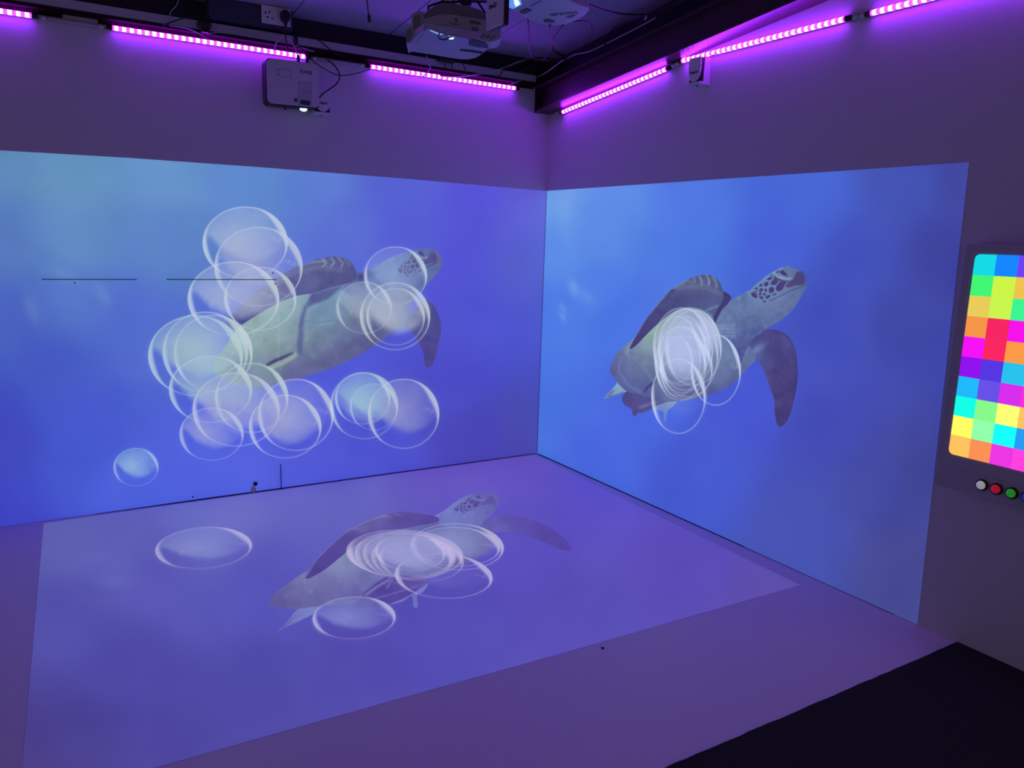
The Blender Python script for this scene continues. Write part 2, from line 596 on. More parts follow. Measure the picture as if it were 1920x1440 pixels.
def vnoise(P, s, seed=0):
    """cheap smooth value noise 0..1"""
    g = np.random.default_rng(seed).random((64, 64))
    q = P / s
    i = np.floor(q).astype(int)
    f = q - i
    f = f * f * (3 - 2 * f)
    a = g[i[:, 0] % 64, i[:, 1] % 64]
    b = g[(i[:, 0] + 1) % 64, i[:, 1] % 64]
    c = g[i[:, 0] % 64, (i[:, 1] + 1) % 64]
    d = g[(i[:, 0] + 1) % 64, (i[:, 1] + 1) % 64]
    return (a * (1 - f[:, 0]) + b * f[:, 0]) * (1 - f[:, 1]) + (c * (1 - f[:, 0]) + d * f[:, 0]) * f[:, 1]


def make_paint(ctrl, blobs=(), strokes=(), fills=(), noise=6.0, nscale=5.0, edge=None):
    def fn(P):
        c = idw(P, ctrl)
        for (x, y, rx, ry, ang, colr, a) in blobs:
            ca, sa = math.cos(math.radians(ang)), math.sin(math.radians(ang))
            dx, dy = P[:, 0] - x, P[:, 1] - y
            u, v = (dx * ca + dy * sa) / rx, (-dx * sa + dy * ca) / ry
            g = (a * np.exp(-(u * u + v * v)))[:, None]
            c = c * (1 - g) + np.array(colr, float) * g
        for fl in fills:
            pts, colr, a = fl[:3]
            sf = fl[3] if len(fl) > 3 else 0.8
            ins = inside(P, pts)
            d = seg_dist(P, list(pts) + [pts[0]])
            g = (a * smooth(-sf, sf, np.where(ins, d, -d)))[:, None]
            c = c * (1 - g) + np.array(colr, float) * g
        for (pts, wd, colr, a) in strokes:
            d = seg_dist(P, pts)
            g = (a * (1 - smooth(wd * 0.35, wd, d)))[:, None]
            c = c * (1 - g) + np.array(colr, float) * g
        nz = (vnoise(P, nscale, 3) - 0.5) * noise + (vnoise(P, nscale * 3.1, 5) - 0.5) * noise * 1.3
        return np.clip(c + nz[:, None], 0, 255)
    return fn


def fill_mesh(name, poly, axis, val, spacing, paint, amb, parent, alpha=1.0, closed=True, sub=5, edge_fade=0.0):
    out = catmull(poly, sub, True) if sub > 1 else [np.array(p, float) for p in poly]
    out = np.array(out)
    lo, hi = out.min(0), out.max(0)
    gx, gy = np.meshgrid(np.arange(lo[0], hi[0], spacing), np.arange(lo[1], hi[1], spacing))
    g = np.stack([gx.ravel() + 0.37, gy.ravel() + 0.41], 1)
    g = g[inside(g, out)]
    if len(g):
        g = g[seg_dist(g, list(out) + [out[0]]) > spacing * 0.45]
    nb = len(out)
    allp = np.vstack([out, g]) if len(g) else out
    edges = [(i, (i + 1) % nb) for i in range(nb)]
    v, e, f, _, _, _ = delaunay_2d_cdt([Vector(p) for p in allp], edges, [], 1, 1e-4)
    P = np.array([(q.x, q.y) for q in v])
    W = atv(P, axis, val)
    me = bpy.data.meshes.new(name)
    me.from_pydata(W.tolist(), [], [list(t) for t in f])
    rgb = np.maximum(lin(paint(P)) - ambient(P, amb), 0.0)
    al = np.full(len(P), alpha)
    if edge_fade > 0:
        al *= smooth(0, edge_fade, seg_dist(P, list(out) + [out[0]]) + 0.3)
    set_picture(me, rgb, al)
    face_room(me, axis)
    return link(name, me, M['pic'], parent)


def face_room(me, axis):
    """normals towards the room"""
    want = Vector((0, 0, 1)) if axis == 2 else (Vector((0, -1, 0)) if axis == 1 else Vector((-1, 0, 0)))
    if len(me.polygons) and me.polygons[0].normal.dot(want) < 0:
        me.flip_normals()


def sea(name, quad_top, quad_bot, axis, val, nu, nv, ctrl, amb, label, clouds=()):
    """quad_top / quad_bot: polylines along the top and bottom edge (photo points, left to right)"""
    def along(pl, t):
        pl = np.array(pl, float)
        s = np.concatenate([[0], np.cumsum(np.hypot(*(pl[1:] - pl[:-1]).T))])
        s /= s[-1]
        return np.stack([np.interp(t, s, pl[:, 0]), np.interp(t, s, pl[:, 1])], 1)
    t = np.linspace(0, 1, nu + 1)
    A, B = along(quad_top, t), along(quad_bot, t)
    P = np.concatenate([A + (B - A) * s for s in np.linspace(0, 1, nv + 1)])
    W = atv(P, axis, val)
    faces = []
    for j in range(nv):
        for i in range(nu):
            k = j * (nu + 1) + i
            faces.append((k, k + nu + 1, k + nu + 2, k + 1))
    me = bpy.data.meshes.new(name)
    me.from_pydata(W.tolist(), [], faces)
    c = idw(P, ctrl)
    c += ((vnoise(P, 70, 11) - 0.5) * 5 + (vnoise(P, 28, 12) - 0.5) * 3)[:, None]
    for (x, y, rx, ry, ang, colr, a) in clouds:
        ca, sa = math.cos(math.radians(ang)), math.sin(math.radians(ang))
        dx, dy = P[:, 0] - x, P[:, 1] - y
        u, v = (dx * ca + dy * sa) / rx, (-dx * sa + dy * ca) / ry
        g = (a * np.exp(-(u * u + v * v)) * (0.4 + 1.2 * vnoise(P, 9, 21)))[:, None]
        c = c * (1 - g) + np.array(colr, float) * g
    set_picture(me, np.maximum(lin(c) - ambient(P, amb), 0.0), 1.0)
    face_room(me, axis)
    o = link(name, me, M['pic_sea'])
    return tag(o, label, 'projection', 'projected sea pictures')


SEA_L = [(0, 290, (92, 138, 184)), (150, 330, (100, 146, 190)), (300, 322, (102, 146, 200)), (480, 340, (97, 138, 208)),
         (600, 350, (95, 128, 212)), (750, 355, (88, 103, 213)), (900, 362, (84, 86, 212)), (1000, 380, (92, 92, 208)),
         (0, 450, (88, 124, 190)), (150, 450, (96, 138, 192)), (300, 450, (96, 134, 200)), (0, 600, (72, 98, 190)),
         (150, 560, (86, 118, 200)), (250, 600, (82, 108, 204)), (100, 700, (70, 90, 195)), (0, 800, (60, 75, 188)),
         (150, 800, (70, 88, 205)), (250, 950, (76, 94, 216)), (0, 960, (64, 74, 198)), (400, 880, (80, 95, 220)),
         (600, 880, (78, 88, 212)), (700, 850, (74, 82, 206)), (650, 420, (92, 112, 212)), (870, 500, (82, 84, 212)),
         (870, 700, (76, 80, 202)), (900, 820, (72, 74, 184)), (980, 500, (86, 92, 202)), (975, 800, (74, 76, 174)),
         (600, 700, (80, 90, 216)), (760, 420, (86, 96, 214)), (-120, 300, (86, 128, 178)), (-120, 900, (56, 66, 180)),
         (500, 640, (80, 92, 214)), (900, 600, (78, 82, 206))]
SEA_R = [(1030, 365, (108, 158, 226)), (1150, 372, (95, 142, 230)), (1300, 370, (82, 120, 226)), (1500, 360, (74, 104, 214)),
         (1700, 330, (68, 84, 180)), (1810, 320, (64, 70, 158)), (1030, 600, (82, 124, 228)), (1100, 560, (84, 128, 230)),
         (1150, 600, (75, 116, 228)), (1015, 800, (78, 118, 226)), (1100, 850, (74, 104, 222)), (1300, 900, (70, 90, 206)),
         (1300, 450, (78, 120, 226)), (1450, 450, (72, 98, 214)), (1600, 500, (68, 84, 188)), (1700, 600, (65, 74, 166)),
         (1780, 500, (62, 68, 156)), (1550, 800, (70, 78, 182)), (1650, 900, (68, 76, 164)), (1700, 1060, (72, 74, 148)),
         (1500, 1000, (72, 84, 178)), (1400, 750, (72, 88, 210)), (1550, 620, (68, 80, 186)), (1200, 740, (74, 104, 224)),
         (1050, 480, (92, 140, 228)), (1720, 900, (66, 70, 148))]
SEA_F = [(120, 985, (98, 100, 176)), (400, 965, (102, 105, 192)), (600, 930, (96, 97, 192)), (900, 875, (100, 87, 194)),
         (1000, 860, (98, 82, 190)), (1100, 930, (92, 80, 196)), (1300, 1050, (90, 76, 182)), (1450, 1110, (94, 78, 172)),
         (300, 1100, (90, 88, 182)), (150, 1150, (82, 80, 170)), (500, 1100, (88, 87, 186)), (800, 1200, (85, 79, 180)),
         (1100, 1150, (88, 78, 180)), (500, 1300, (79, 75, 166)), (150, 1400, (72, 65, 146)), (300, 1400, (76, 69, 158)),
         (700, 1260, (84, 76, 172)), (980, 1000, (90, 80, 190)), (250, 1250, (78, 74, 164)), (60, 1430, (72, 62, 138)),
         (200, 1040, (95, 96, 182))]

CL = [(60, 580, 26, 12, 70, (150, 175, 205), 0.28), (190, 550, 22, 10, 60, (150, 180, 210), 0.3), (120, 515, 30, 10, 30, (140, 175, 205), 0.25),
      (80, 350, 70, 40, 20, (112, 155, 190), 0.25), (350, 360, 80, 25, 10, (110, 155, 205), 0.2)]
CR = [(1075, 540, 8, 18, -20, (170, 200, 240), 0.35), (1055, 585, 6, 16, -5, (160, 195, 238), 0.3), (1100, 555, 12, 22, -30, (150, 190, 238), 0.18),
      (1150, 470, 40, 30, 0, (110, 158, 232), 0.22), (1060, 400, 18, 70, -8, (130, 175, 232), 0.28)]
CF = [(230, 1090, 40, 12, 0, (125, 122, 205), 0.25), (190, 1130, 40, 14, 0, (118, 114, 200), 0.22), (180, 1045, 30, 8, 0, (125, 125, 205), 0.15)]
sea('projected_sea', [(-230, 269), (0, 282), (240, 296), (480, 313), (760, 335), (1024.5, 358)],
    [(-230, 1019.5), (0, 988.2), (526, 915.2), (1006.5, 849)], 1, -0.0015, 110, 60, SEA_L, AMB_L,
    'blue underwater picture projected across the left wall', CL)
sea('projected_sea', [(1025.5, 358), (1230, 344), (1400, 332.5), (1600, 319), (1817, 304)],
    [(1007.5, 850.5), (1300, 982.5), (1490, 1068.5), (1720, 1171)], 0, -0.0015, 80, 60, SEA_R, AMB_R,
    'blue underwater picture projected across the right wall', CR)
sea('projected_sea', [(82, 981), (300, 950), (526, 918.5), (1000, 853)],
    [(38, 1480), (280, 1442), (700, 1323), (1070, 1220), (1500, 1097)], 2, 0.0015, 90, 50, SEA_F, AMB_F,
    'dim blue underwater picture projected on the white floor', CF)


def Rc(pts):
    return [(1100 + x / 3.789, 460 + y / 3.789) for x, y in pts]
def Lc(pts):
    return [(420 + x / 4.364, 440 + y / 4.364) for x, y in pts]
def Fc(pts):
    return [(480 + x / 3.097, 900 + y / 3.097) for x, y in pts]
def Hc(pts):
    return [(1380 + x / 8.0, 480 + y / 8.0) for x, y in pts]
def ctl(conv, lst):
    return [(*conv([(x, y)])[0], c) for x, y, c in lst]
def blob(conv, k, lst):
    return [(*conv([(x, y)])[0], rx / k, ry / k, a, c, al) for x, y, rx, ry, a, c, al in lst]
def strk(conv, k, lst):
    return [(conv(p), wd / k, c, a) for p, wd, c, a in lst]


SCALES = [[(520, 400), (560, 350), (640, 370), (600, 430), (560, 440), (520, 425)],
          [(600, 460), (650, 390), (700, 380), (745, 410), (700, 500), (640, 535), (600, 510)],
          [(490, 540), (490, 490), (530, 460), (570, 480), (570, 530), (530, 560)],
          [(410, 440), (430, 390), (485, 385), (490, 430), (450, 465)],
          [(340, 450), (370, 415), (395, 410), (400, 450), (360, 465)],
          [(460, 340), (545, 305), (555, 330), (490, 370)],
          [(280, 490), (310, 465), (335, 480), (310, 515)],
          [(340, 520), (370, 480), (410, 485), (400, 530), (360, 545)],
          [(420, 510), (440, 485), (470, 495), (465, 535), (435, 540)],
          [(220, 560), (260, 540), (310, 570), (325, 615), (290, 635), (235, 600)],
          [(335, 560), (385, 550), (385, 580), (345, 590)],
          [(405, 560), (440, 550), (455, 580), (430, 600), (405, 585)],
          [(345, 610), (380, 595), (415, 625), (400, 655), (360, 640)],
          [(435, 625), (470, 590), (520, 575), (505, 620), (460, 645)],
          [(545, 590), (580, 560), (610, 560), (570, 600)],
          [(390, 680), (440, 665), (455, 685), (420, 700)],
          [(270, 530), (310, 525), (320, 545), (290, 550)], [(500, 280), (550, 262), (545, 290), (510, 298)]]
SNOUT = [(740, 460), (790, 385), (860, 350), (885, 280), (920, 230), (990, 225), (1050, 310), (1058, 380), (1030, 425), (900, 440), (790, 475)]
EYE = [(650, 240), (700, 208), (740, 245), (770, 290), (795, 312), (700, 285)]
EYEBACK = [(570, 270), (600, 225), (640, 210), (650, 240), (600, 262)]
UNDEREYE = [(575, 290), (620, 330), (720, 368), (790, 372), (745, 405), (640, 370), (560, 350)]

# ---- turtle on the right wall
tr_ = empty('projected_turtle', tuple(at((1330, 660), 0, 0)), 'swimming sea turtle projected on the right wall', 'turtle', None)
A0 = 0
fill_mesh('rear_underside', Rc([(250, 1090), (270, 1050), (330, 1010), (430, 1030), (520, 990), (640, 1040), (660, 1100), (600, 1125), (540, 1140), (470, 1160),
                                (400, 1188), (365, 1190), (345, 1214), (322, 1196), (322, 1166), (270, 1135)]), 0, -0.0020, 2.5,
          make_paint(ctl(Rc, [(280, 1090, (66, 58, 125)), (380, 1060, (84, 82, 145)), (350, 1120, (100, 100, 160)), (480, 1090, (72, 62, 135)), (600, 1080, (95, 105, 160)), (345, 1195, (70, 55, 115))]),
                     strokes=strk(Rc, 3.789, [([(380, 1150), (470, 1120), (600, 1090)], 14, (120, 125, 180), .5), ([(400, 1030), (410, 1090)], 10, (110, 105, 165), .5)])), AMB_R, tr_)
fill_mesh('rear_flipper', Rc([(125, 1090), (150, 1050), (190, 1010), (213, 980), (235, 928), (260, 968), (300, 1008), (330, 1025), (290, 1035), (240, 1058), (190, 1072)]), 0, -0.0023, 2,
          make_paint(ctl(Rc, [(235, 960, (140, 180, 205)), (250, 1010, (155, 195, 215)), (200, 1040, (120, 155, 195)), (140, 1080, (78, 90, 160)), (300, 1025, (135, 160, 200))]),
                     strokes=strk(Rc, 3.789, [([(150, 1075), (200, 1070), (260, 1045)], 9, (70, 75, 140), .6), ([(165, 1045), (190, 1035)], 6, (75, 85, 150), .7), ([(150, 1062), (180, 1052)], 5, (75, 85, 150), .7)])), AMB_R, tr_)
fill_mesh('rear_flipper', Rc([(470, 1155), (540, 1122), (640, 1105), (610, 1145), (575, 1178), (562, 1250), (548, 1245), (545, 1185), (490, 1168)]), 0, -0.0023, 2,
          make_paint(ctl(Rc, [(540, 1150, (135, 165, 205)), (620, 1120, (140, 175, 210)), (480, 1158, (105, 120, 185)), (555, 1230, (80, 95, 175))])), AMB_R, tr_)
fill_mesh('far_flipper', Rc([(1150, 670), (1172, 640), (1220, 612), (1280, 598), (1340, 600), (1400, 620), (1440, 655), (1470, 710), (1490, 790), (1496, 860), (1500, 940), (1485, 1040),
                             (1460, 1150), (1425, 1245), (1392, 1283), (1370, 1290), (1350, 1265), (1335, 1180), (1330, 1100), (1300, 1010), (1270, 920), (1240, 860), (1215, 810), (1185, 825), (1140, 850), (1110, 780)]),
          0, -0.0026, 2.5,
          make_paint(ctl(Rc, [(1300, 650, (72, 60, 125)), (1400, 720, (70, 66, 128)), (1450, 850, (68, 62, 122)), (1400, 950, (72, 62, 120)), (1400, 1150, (70, 60, 120)), (1370, 1270, (68, 60, 120)), (1200, 740, (92, 108, 165)), (1170, 680, (70, 62, 130)), (1150, 840, (84, 92, 155))]),
                     blobs=blob(Rc, 3.789, [(1200, 745, 70, 26, -35, (110, 135, 185), .8), (1430, 700, 60, 18, 50, (84, 86, 145), .5)]),
                     strokes=strk(Rc, 3.789, [([(1155, 665), (1200, 640), (1240, 615)], 9, (115, 125, 190), .6), ([(1240, 860), (1300, 1000), (1335, 1120)], 9, (92, 88, 155), .5), ([(1480, 740), (1496, 860), (1480, 1040)], 8, (60, 52, 112), .5)]), noise=9), AMB_R, tr_)
fill_mesh('shell_underside', Rc([(312, 680), (480, 540), (600, 450), (700, 430), (850, 430), (930, 500), (1000, 590), (1140, 700), (1200, 800), (1145, 870), (1098, 925), (1050, 970), (1000, 1010), (920, 1045), (850, 1072),
                                 (740, 1095), (640, 1108), (540, 1110), (470, 1090), (380, 1060), (290, 1040), (240, 1000), (208, 962), (172, 912), (165, 872), (185, 832), (200, 790), (240, 742)]),
          0, -0.0029, 2.5,
          make_paint(ctl(Rc, [(330, 700, (120, 140, 165)), (430, 640, (148, 178, 172)), (450, 720, (146, 178, 174)), (480, 600, (150, 182, 170)), (300, 780, (116, 135, 170)), (220, 830, (88, 90, 150)), (180, 890, (78, 70, 140)), (260, 900, (92, 100, 160)),
                              (350, 880, (104, 118, 160)), (420, 850, (110, 128, 160)), (380, 1000, (78, 84, 148)), (300, 980, (84, 96, 160)), (450, 960, (88, 98, 152)), (600, 700, (130, 160, 180)), (700, 900, (105, 125, 160)),
                              (950, 850, (112, 138, 164)), (1000, 900, (96, 112, 156)), (1040, 800, (108, 130, 168)), (900, 1030, (74, 72, 140)), (1050, 950, (74, 74, 144)), (700, 1080, (74, 70, 138)), (1050, 720, (96, 110, 160)), (560, 1080, (90, 96, 155))]),
                     strokes=strk(Rc, 3.789, [([(330, 700), (280, 760), (300, 790)], 14, (140, 160, 185), .5), ([(300, 770), (400, 860), (470, 960)], 10, (125, 142, 178), .4), ([(235, 900), (300, 1000), (380, 1040)], 12, (110, 128, 185), .5),
                                              ([(415, 1035), (440, 1000), (482, 972)], 12, (62, 58, 125), .9), ([(290, 760), (240, 810), (225, 900)], 9, (128, 150, 190), .35)]), noise=8), AMB_R, tr_)
fill_mesh('shoulder_fold', Rc([(960, 335), (1000, 340), (1027, 372), (1010, 430), (975, 490), (930, 550), (905, 540), (900, 490), (940, 430)]), 0, -0.0031, 2,
          make_paint(ctl(Rc, [(1000, 380, (62, 52, 112)), (950, 480, (68, 58, 122)), (920, 530, (72, 66, 130))]), noise=10), AMB_R, tr_)
fill_mesh('neck', Rc([(1028, 385), (1100, 350), (1165, 318), (1200, 370), (1250, 470), (1270, 585), (1205, 637), (1160, 690), (1122, 770), (1085, 850), (1050, 790), (1000, 690), (935, 610), (915, 560), (960, 460), (1000, 420)]),
          0, -0.0034, 2,
          make_paint(ctl(Rc, [(1080, 380, (104, 132, 176)), (1150, 350, (100, 140, 190)), (1090, 430, (86, 94, 142)), (1000, 560, (116, 145, 178)), (1100, 520, (112, 140, 180)), (1180, 480, (104, 128, 168)), (980, 610, (104, 128, 172)), (1060, 650, (86, 96, 155)), (1200, 580, (80, 84, 148)), (1150, 640, (72, 74, 140)), (1100, 760, (70, 72, 142)), (1110, 850, (72, 76, 148))]),
                     strokes=strk(Rc, 3.789, [([(1100 + k * 18, 480 + k * 4), (1060 + k * 22, 560 + k * 12)], 6, (88, 104, 152), .45) for k in range(8)] +
                                  [([(930 + (k % 6) * 22, 560 + (k // 6) * 26), (944 + (k % 6) * 22, 572 + (k // 6) * 26)], 7, (140, 168, 196), .45) for k in range(24)] +
                                  [([(1100, 360), (1108, 400)], 6, (80, 104, 150), .5), ([(1125, 350), (1135, 395)], 6, (80, 108, 155), .5)]), noise=12, nscale=3), AMB_R, tr_)
fill_mesh('head', Rc([(1163, 318), (1230, 255), (1330, 185), (1400, 155), (1430, 148), (1480, 165), (1530, 185), (1553, 220), (1563, 270), (1555, 310), (1530, 350), (1490, 420), (1440, 480), (1380, 530), (1310, 570), (1262, 590), (1235, 520), (1190, 430), (1165, 370)]),
          0, -0.0037, 1.1,
          make_paint(ctl(Hc, [(300, 440, (100, 150, 195)), (450, 300, (96, 145, 200)), (600, 240, (105, 145, 190)), (760, 180, (95, 112, 150)), (850, 240, (90, 100, 140)), (950, 205, (80, 86, 138)), (400, 500, (125, 150, 195)), (600, 480, (125, 145, 190)), (500, 650, (120, 152, 190)), (650, 620, (124, 152, 185)),
                              (850, 560, (118, 142, 170)), (960, 500, (110, 130, 165)), (600, 720, (112, 138, 172)), (750, 700, (104, 122, 160)), (880, 650, (80, 88, 148)), (500, 800, (96, 112, 155)), (650, 850, (76, 78, 142)), (450, 850, (84, 92, 146)), (280, 700, (100, 122, 160)), (1000, 480, (74, 74, 136)), (800, 780, (70, 70, 140))]),
                     fills=[(Hc(p), (70, 58, 118), .93) for p in SCALES] + [(Hc(SNOUT), (76, 66, 122), .9), (Hc(UNDEREYE), (74, 66, 124), .85), (Hc(EYE), (66, 55, 112), .95), (Hc(EYEBACK), (70, 62, 125), .9)],
                     strokes=strk(Hc, 8.0, [([(580, 255), (620, 305), (740, 345), (825, 335)], 22, (138, 158, 180), .85), ([(500, 672), (620, 620), (700, 580), (820, 520), (1050, 432)], 12, (78, 84, 136), .8),
                                            ([(770, 230), (850, 290)], 26, (104, 118, 150), .6), ([(960, 260), (1040, 320), (1040, 400)], 22, (92, 88, 132), .5), ([(640, 810), (760, 740), (840, 700)], 8, (122, 142, 178), .4),
                                            ([(230, 440), (420, 330), (580, 240), (700, 180)], 14, (122, 178, 222), .55)]), noise=7, nscale=2.5), AMB_R, tr_)
fill_mesh('near_flipper', Rc([(303, 738), (330, 680), (370, 600), (430, 510), (500, 420), (580, 330), (650, 280), (720, 240), (800, 212), (860, 208), (910, 225), (945, 265), (965, 310), (972, 360), (960, 410), (930, 450), (905, 500), (870, 480), (800, 450), (720, 440), (640, 462), (560, 512), (490, 572), (420, 640), (350, 712)]),
          0, -0.0040, 2,
          make_paint(ctl(Rc, [(320, 710, (62, 56, 115)), (400, 600, (66, 62, 122)), (500, 500, (72, 72, 130)), (600, 400, (80, 86, 140)), (700, 330, (92, 102, 145)), (800, 280, (96, 108, 150)), (700, 400, (70, 68, 128)), (850, 380, (72, 72, 130)), (930, 320, (76, 78, 132)), (900, 460, (96, 118, 160)), (850, 250, (78, 78, 128)), (600, 470, (66, 64, 125))]),
                     strokes=strk(Rc, 3.789, [([(330, 670), (430, 505), (580, 328), (720, 240)], 9, (120, 138, 170), .7), ([(800, 218), (820, 260), (815, 285)], 9, (135, 150, 165), .75), ([(850, 210), (870, 250), (868, 280)], 9, (135, 150, 165), .75),
                                              ([(895, 222), (920, 262), (922, 300)], 9, (125, 140, 160), .7), ([(760, 230), (770, 262)], 8, (125, 140, 160), .6), ([(680, 270), (720, 255), (760, 262)], 10, (125, 138, 160), .5), ([(600, 325), (620, 320)], 12, (60, 55, 110), .8),
                                              ([(640, 300), (740, 290), (860, 300), (940, 340)], 26, (110, 122, 156), .45), ([(840, 470), (880, 450), (930, 430)], 14, (120, 142, 175), .5)]), noise=9), AMB_R, tr_)

# ---- turtle on the left wall
tl_ = empty('projected_turtle', tuple(at((620, 590), 1, 0)), 'sea turtle projected on the left wall behind many bubbles', 'turtle', None)
fill_mesh('far_flipper', Lc([(1480, 700), (1560, 620), (1640, 540), (1700, 560), (1740, 620), (1765, 690), (1776, 765), (1765, 850), (1740, 960), (1712, 1050), (1682, 1085), (1655, 1080), (1640, 1040), (1630, 960), (1590, 880), (1540, 800), (1500, 760)]), 1, -0.0020, 2.5,
          make_paint(ctl(Lc, [(1650, 600, (76, 76, 150)), (1720, 700, (74, 72, 145)), (1700, 900, (74, 68, 140)), (1670, 1060, (72, 66, 138)), (1550, 720, (90, 98, 160))]),
                     blobs=blob(Lc, 4.364, [(1550, 730, 70, 30, -40, (118, 132, 178), .6)]), noise=8), AMB_L, tl_)
fill_mesh('shell_underside', Lc([(-90, 1100), (20, 900), (100, 780), (150, 735), (300, 640), (440, 560), (600, 500), (720, 480), (880, 430), (1000, 400), (1150, 420), (1400, 520), (1500, 640), (1480, 710), (1340, 830), (1200, 930), (1000, 1040), (800, 1120), (600, 1180), (500, 1200), (400, 1230), (250, 1250), (50, 1210)]), 1, -0.0024, 2.5,
          make_paint(ctl(Lc, [(0, 1050, (112, 140, 180)), (200, 800, (150, 176, 178)), (300, 720, (152, 180, 180)), (450, 650, (152, 184, 192)), (580, 560, (150, 178, 190)), (450, 800, (146, 178, 182)), (350, 900, (140, 166, 166)), (550, 900, (135, 160, 168)), (250, 1000, (130, 155, 160)), (480, 980, (122, 142, 150)),
                              (760, 620, (110, 145, 182)), (900, 560, (120, 158, 188)), (1000, 480, (122, 158, 190)), (820, 760, (118, 146, 165)), (750, 850, (116, 140, 162)), (950, 700, (112, 140, 176)), (1050, 700, (114, 128, 150)), (720, 960, (106, 118, 152)), (1000, 820, (92, 98, 146)), (1150, 760, (96, 106, 156)),
                              (1000, 960, (82, 78, 138)), (800, 1060, (84, 80, 142)), (580, 1100, (84, 82, 144)), (600, 1160, (82, 80, 142)), (1200, 850, (80, 78, 142)), (1350, 760, (86, 86, 150)), (1350, 620, (110, 130, 170)), (350, 1180, (94, 108, 150)), (150, 1180, (92, 108, 165))]),
                     fills=[(Lc([(720, 480), (745, 500), (680, 590), (655, 690), (650, 850), (640, 980), (610, 985), (600, 900), (612, 760), (628, 660), (660, 590)]), (88, 100, 152), .9, 4.0),
                            (Lc([(720, 480), (1000, 400), (980, 420), (860, 520), (760, 560), (690, 590)]), (84, 84, 146), .8, 4.0)],
                     strokes=strk(Lc, 4.364, [([(355, 1068), (420, 1030), (560, 975)], 20, (66, 64, 118), .9), ([(380, 1090), (480, 1050), (580, 985)], 30, (150, 174, 168), .75), ([(640, 700), (760, 725), (900, 700)], 8, (95, 120, 165), .6),
                                              ([(445, 640), (450, 1050)], 5, (165, 190, 205), .35), ([(200, 820), (330, 740)], 8, (170, 195, 200), .3), ([(680, 860), (760, 740), (900, 720)], 12, (135, 162, 165), .35), ([(450, 1130), (470, 1090)], 8, (130, 150, 160), .6)]), noise=9), AMB_L, tl_)
fill_mesh('neck', Lc([(1075, 330), (1100, 308), (1150, 310), (1250, 255), (1400, 180), (1480, 300), (1560, 470), (1530, 560), (1480, 640), (1440, 700), (1250, 600), (1080, 520), (960, 440), (1020, 390)]), 1, -0.0028, 2.5,
          make_paint(ctl(Lc, [(1110, 330, (78, 76, 138)), (1200, 300, (100, 124, 190)), (1350, 230, (108, 140, 205)), (1100, 440, (118, 150, 190)), (1250, 450, (112, 140, 190)), (1400, 400, (110, 138, 192)), (1500, 520, (86, 92, 160)), (1420, 640, (88, 96, 160))]),
                     blobs=blob(Lc, 4.364, [(1120, 345, 40, 40, 0, (64, 60, 120), .75)]), noise=10, nscale=3), AMB_L, tl_)
HL = lambda pts: Lc([(1610 + .82 * ((x / 8 + 280) * 3.789 - 1395), 152 + .9 * ((y / 8 + 20) * 3.789 - 195)) for x, y in pts])
fill_mesh('head', Lc([(1395, 180), (1480, 150), (1560, 128), (1640, 110), (1720, 122), (1765, 160), (1787, 215), (1775, 275), (1740, 322), (1680, 385), (1620, 450), (1550, 490), (1500, 440), (1430, 330)]), 1, -0.0032, 1.2,
          make_paint(ctl(HL, [(300, 440, (100, 140, 205)), (450, 300, (98, 135, 205)), (650, 230, (90, 110, 180)), (760, 180, (88, 96, 150)), (850, 240, (86, 90, 148)), (400, 500, (118, 145, 200)), (600, 480, (122, 145, 195)), (600, 680, (110, 140, 190)), (850, 560, (100, 118, 165)), (960, 500, (98, 112, 160)), (800, 680, (90, 100, 160)), (600, 800, (84, 90, 158)), (1000, 440, (80, 80, 142))]),
                     fills=[(HL(p), (62, 62, 124), 1.0, 1.4) for p in SCALES] + [(HL(SNOUT), (84, 80, 142), .85), (HL(UNDEREYE), (84, 80, 142), .7), (HL(EYE), (72, 66, 130), .95)],
                     strokes=strk(HL, 5.5, [([(580, 255), (640, 320), (740, 345), (825, 335)], 16, (130, 145, 180), .7), ([(600, 625), (820, 515), (1040, 432)], 10, (78, 80, 140), .7), ([(560, 130), (740, 110)], 12, (120, 150, 200), .5)]), noise=7, nscale=2.5), AMB_L, tl_)
fill_mesh('near_flipper', Lc([(95, 777), (50, 755), (20, 710), (100, 620), (250, 480), (400, 375), (500, 310), (650, 245), (760, 200), (880, 180), (980, 190), (1040, 225), (1075, 290), (1080, 368), (1000, 400), (880, 430), (720, 480), (600, 500), (440, 560), (300, 640), (150, 735)]), 1, -0.0036, 2,
          make_paint(ctl(Lc, [(60, 740, (74, 78, 145)), (150, 680, (76, 80, 150)), (250, 600, (80, 84, 152)), (400, 480, (88, 94, 155)), (560, 400, (86, 90, 150)), (700, 300, (104, 116, 158)), (850, 260, (100, 112, 155)), (980, 260, (82, 82, 138)), (700, 400, (84, 82, 146)), (900, 350, (80, 76, 140)), (1040, 320, (78, 76, 138)), (1000, 390, (88, 96, 150)), (850, 200, (86, 88, 145))]),
                     strokes=strk(Lc, 4.364, [([(650, 245), (720, 225), (830, 215)], 16, (130, 145, 175), .6), ([(800, 192), (835, 235), (810, 260)], 11, (135, 150, 172), .75), ([(870, 182), (905, 225), (880, 255)], 11, (135, 150, 172), .75), ([(930, 184), (975, 235), (960, 265)], 11, (125, 138, 165), .7), ([(985, 195), (1030, 250)], 9, (115, 125, 160), .6),
                                              ([(600, 300), (760, 265), (950, 290)], 30, (112, 124, 160), .4)]), noise=9), AMB_L, tl_)

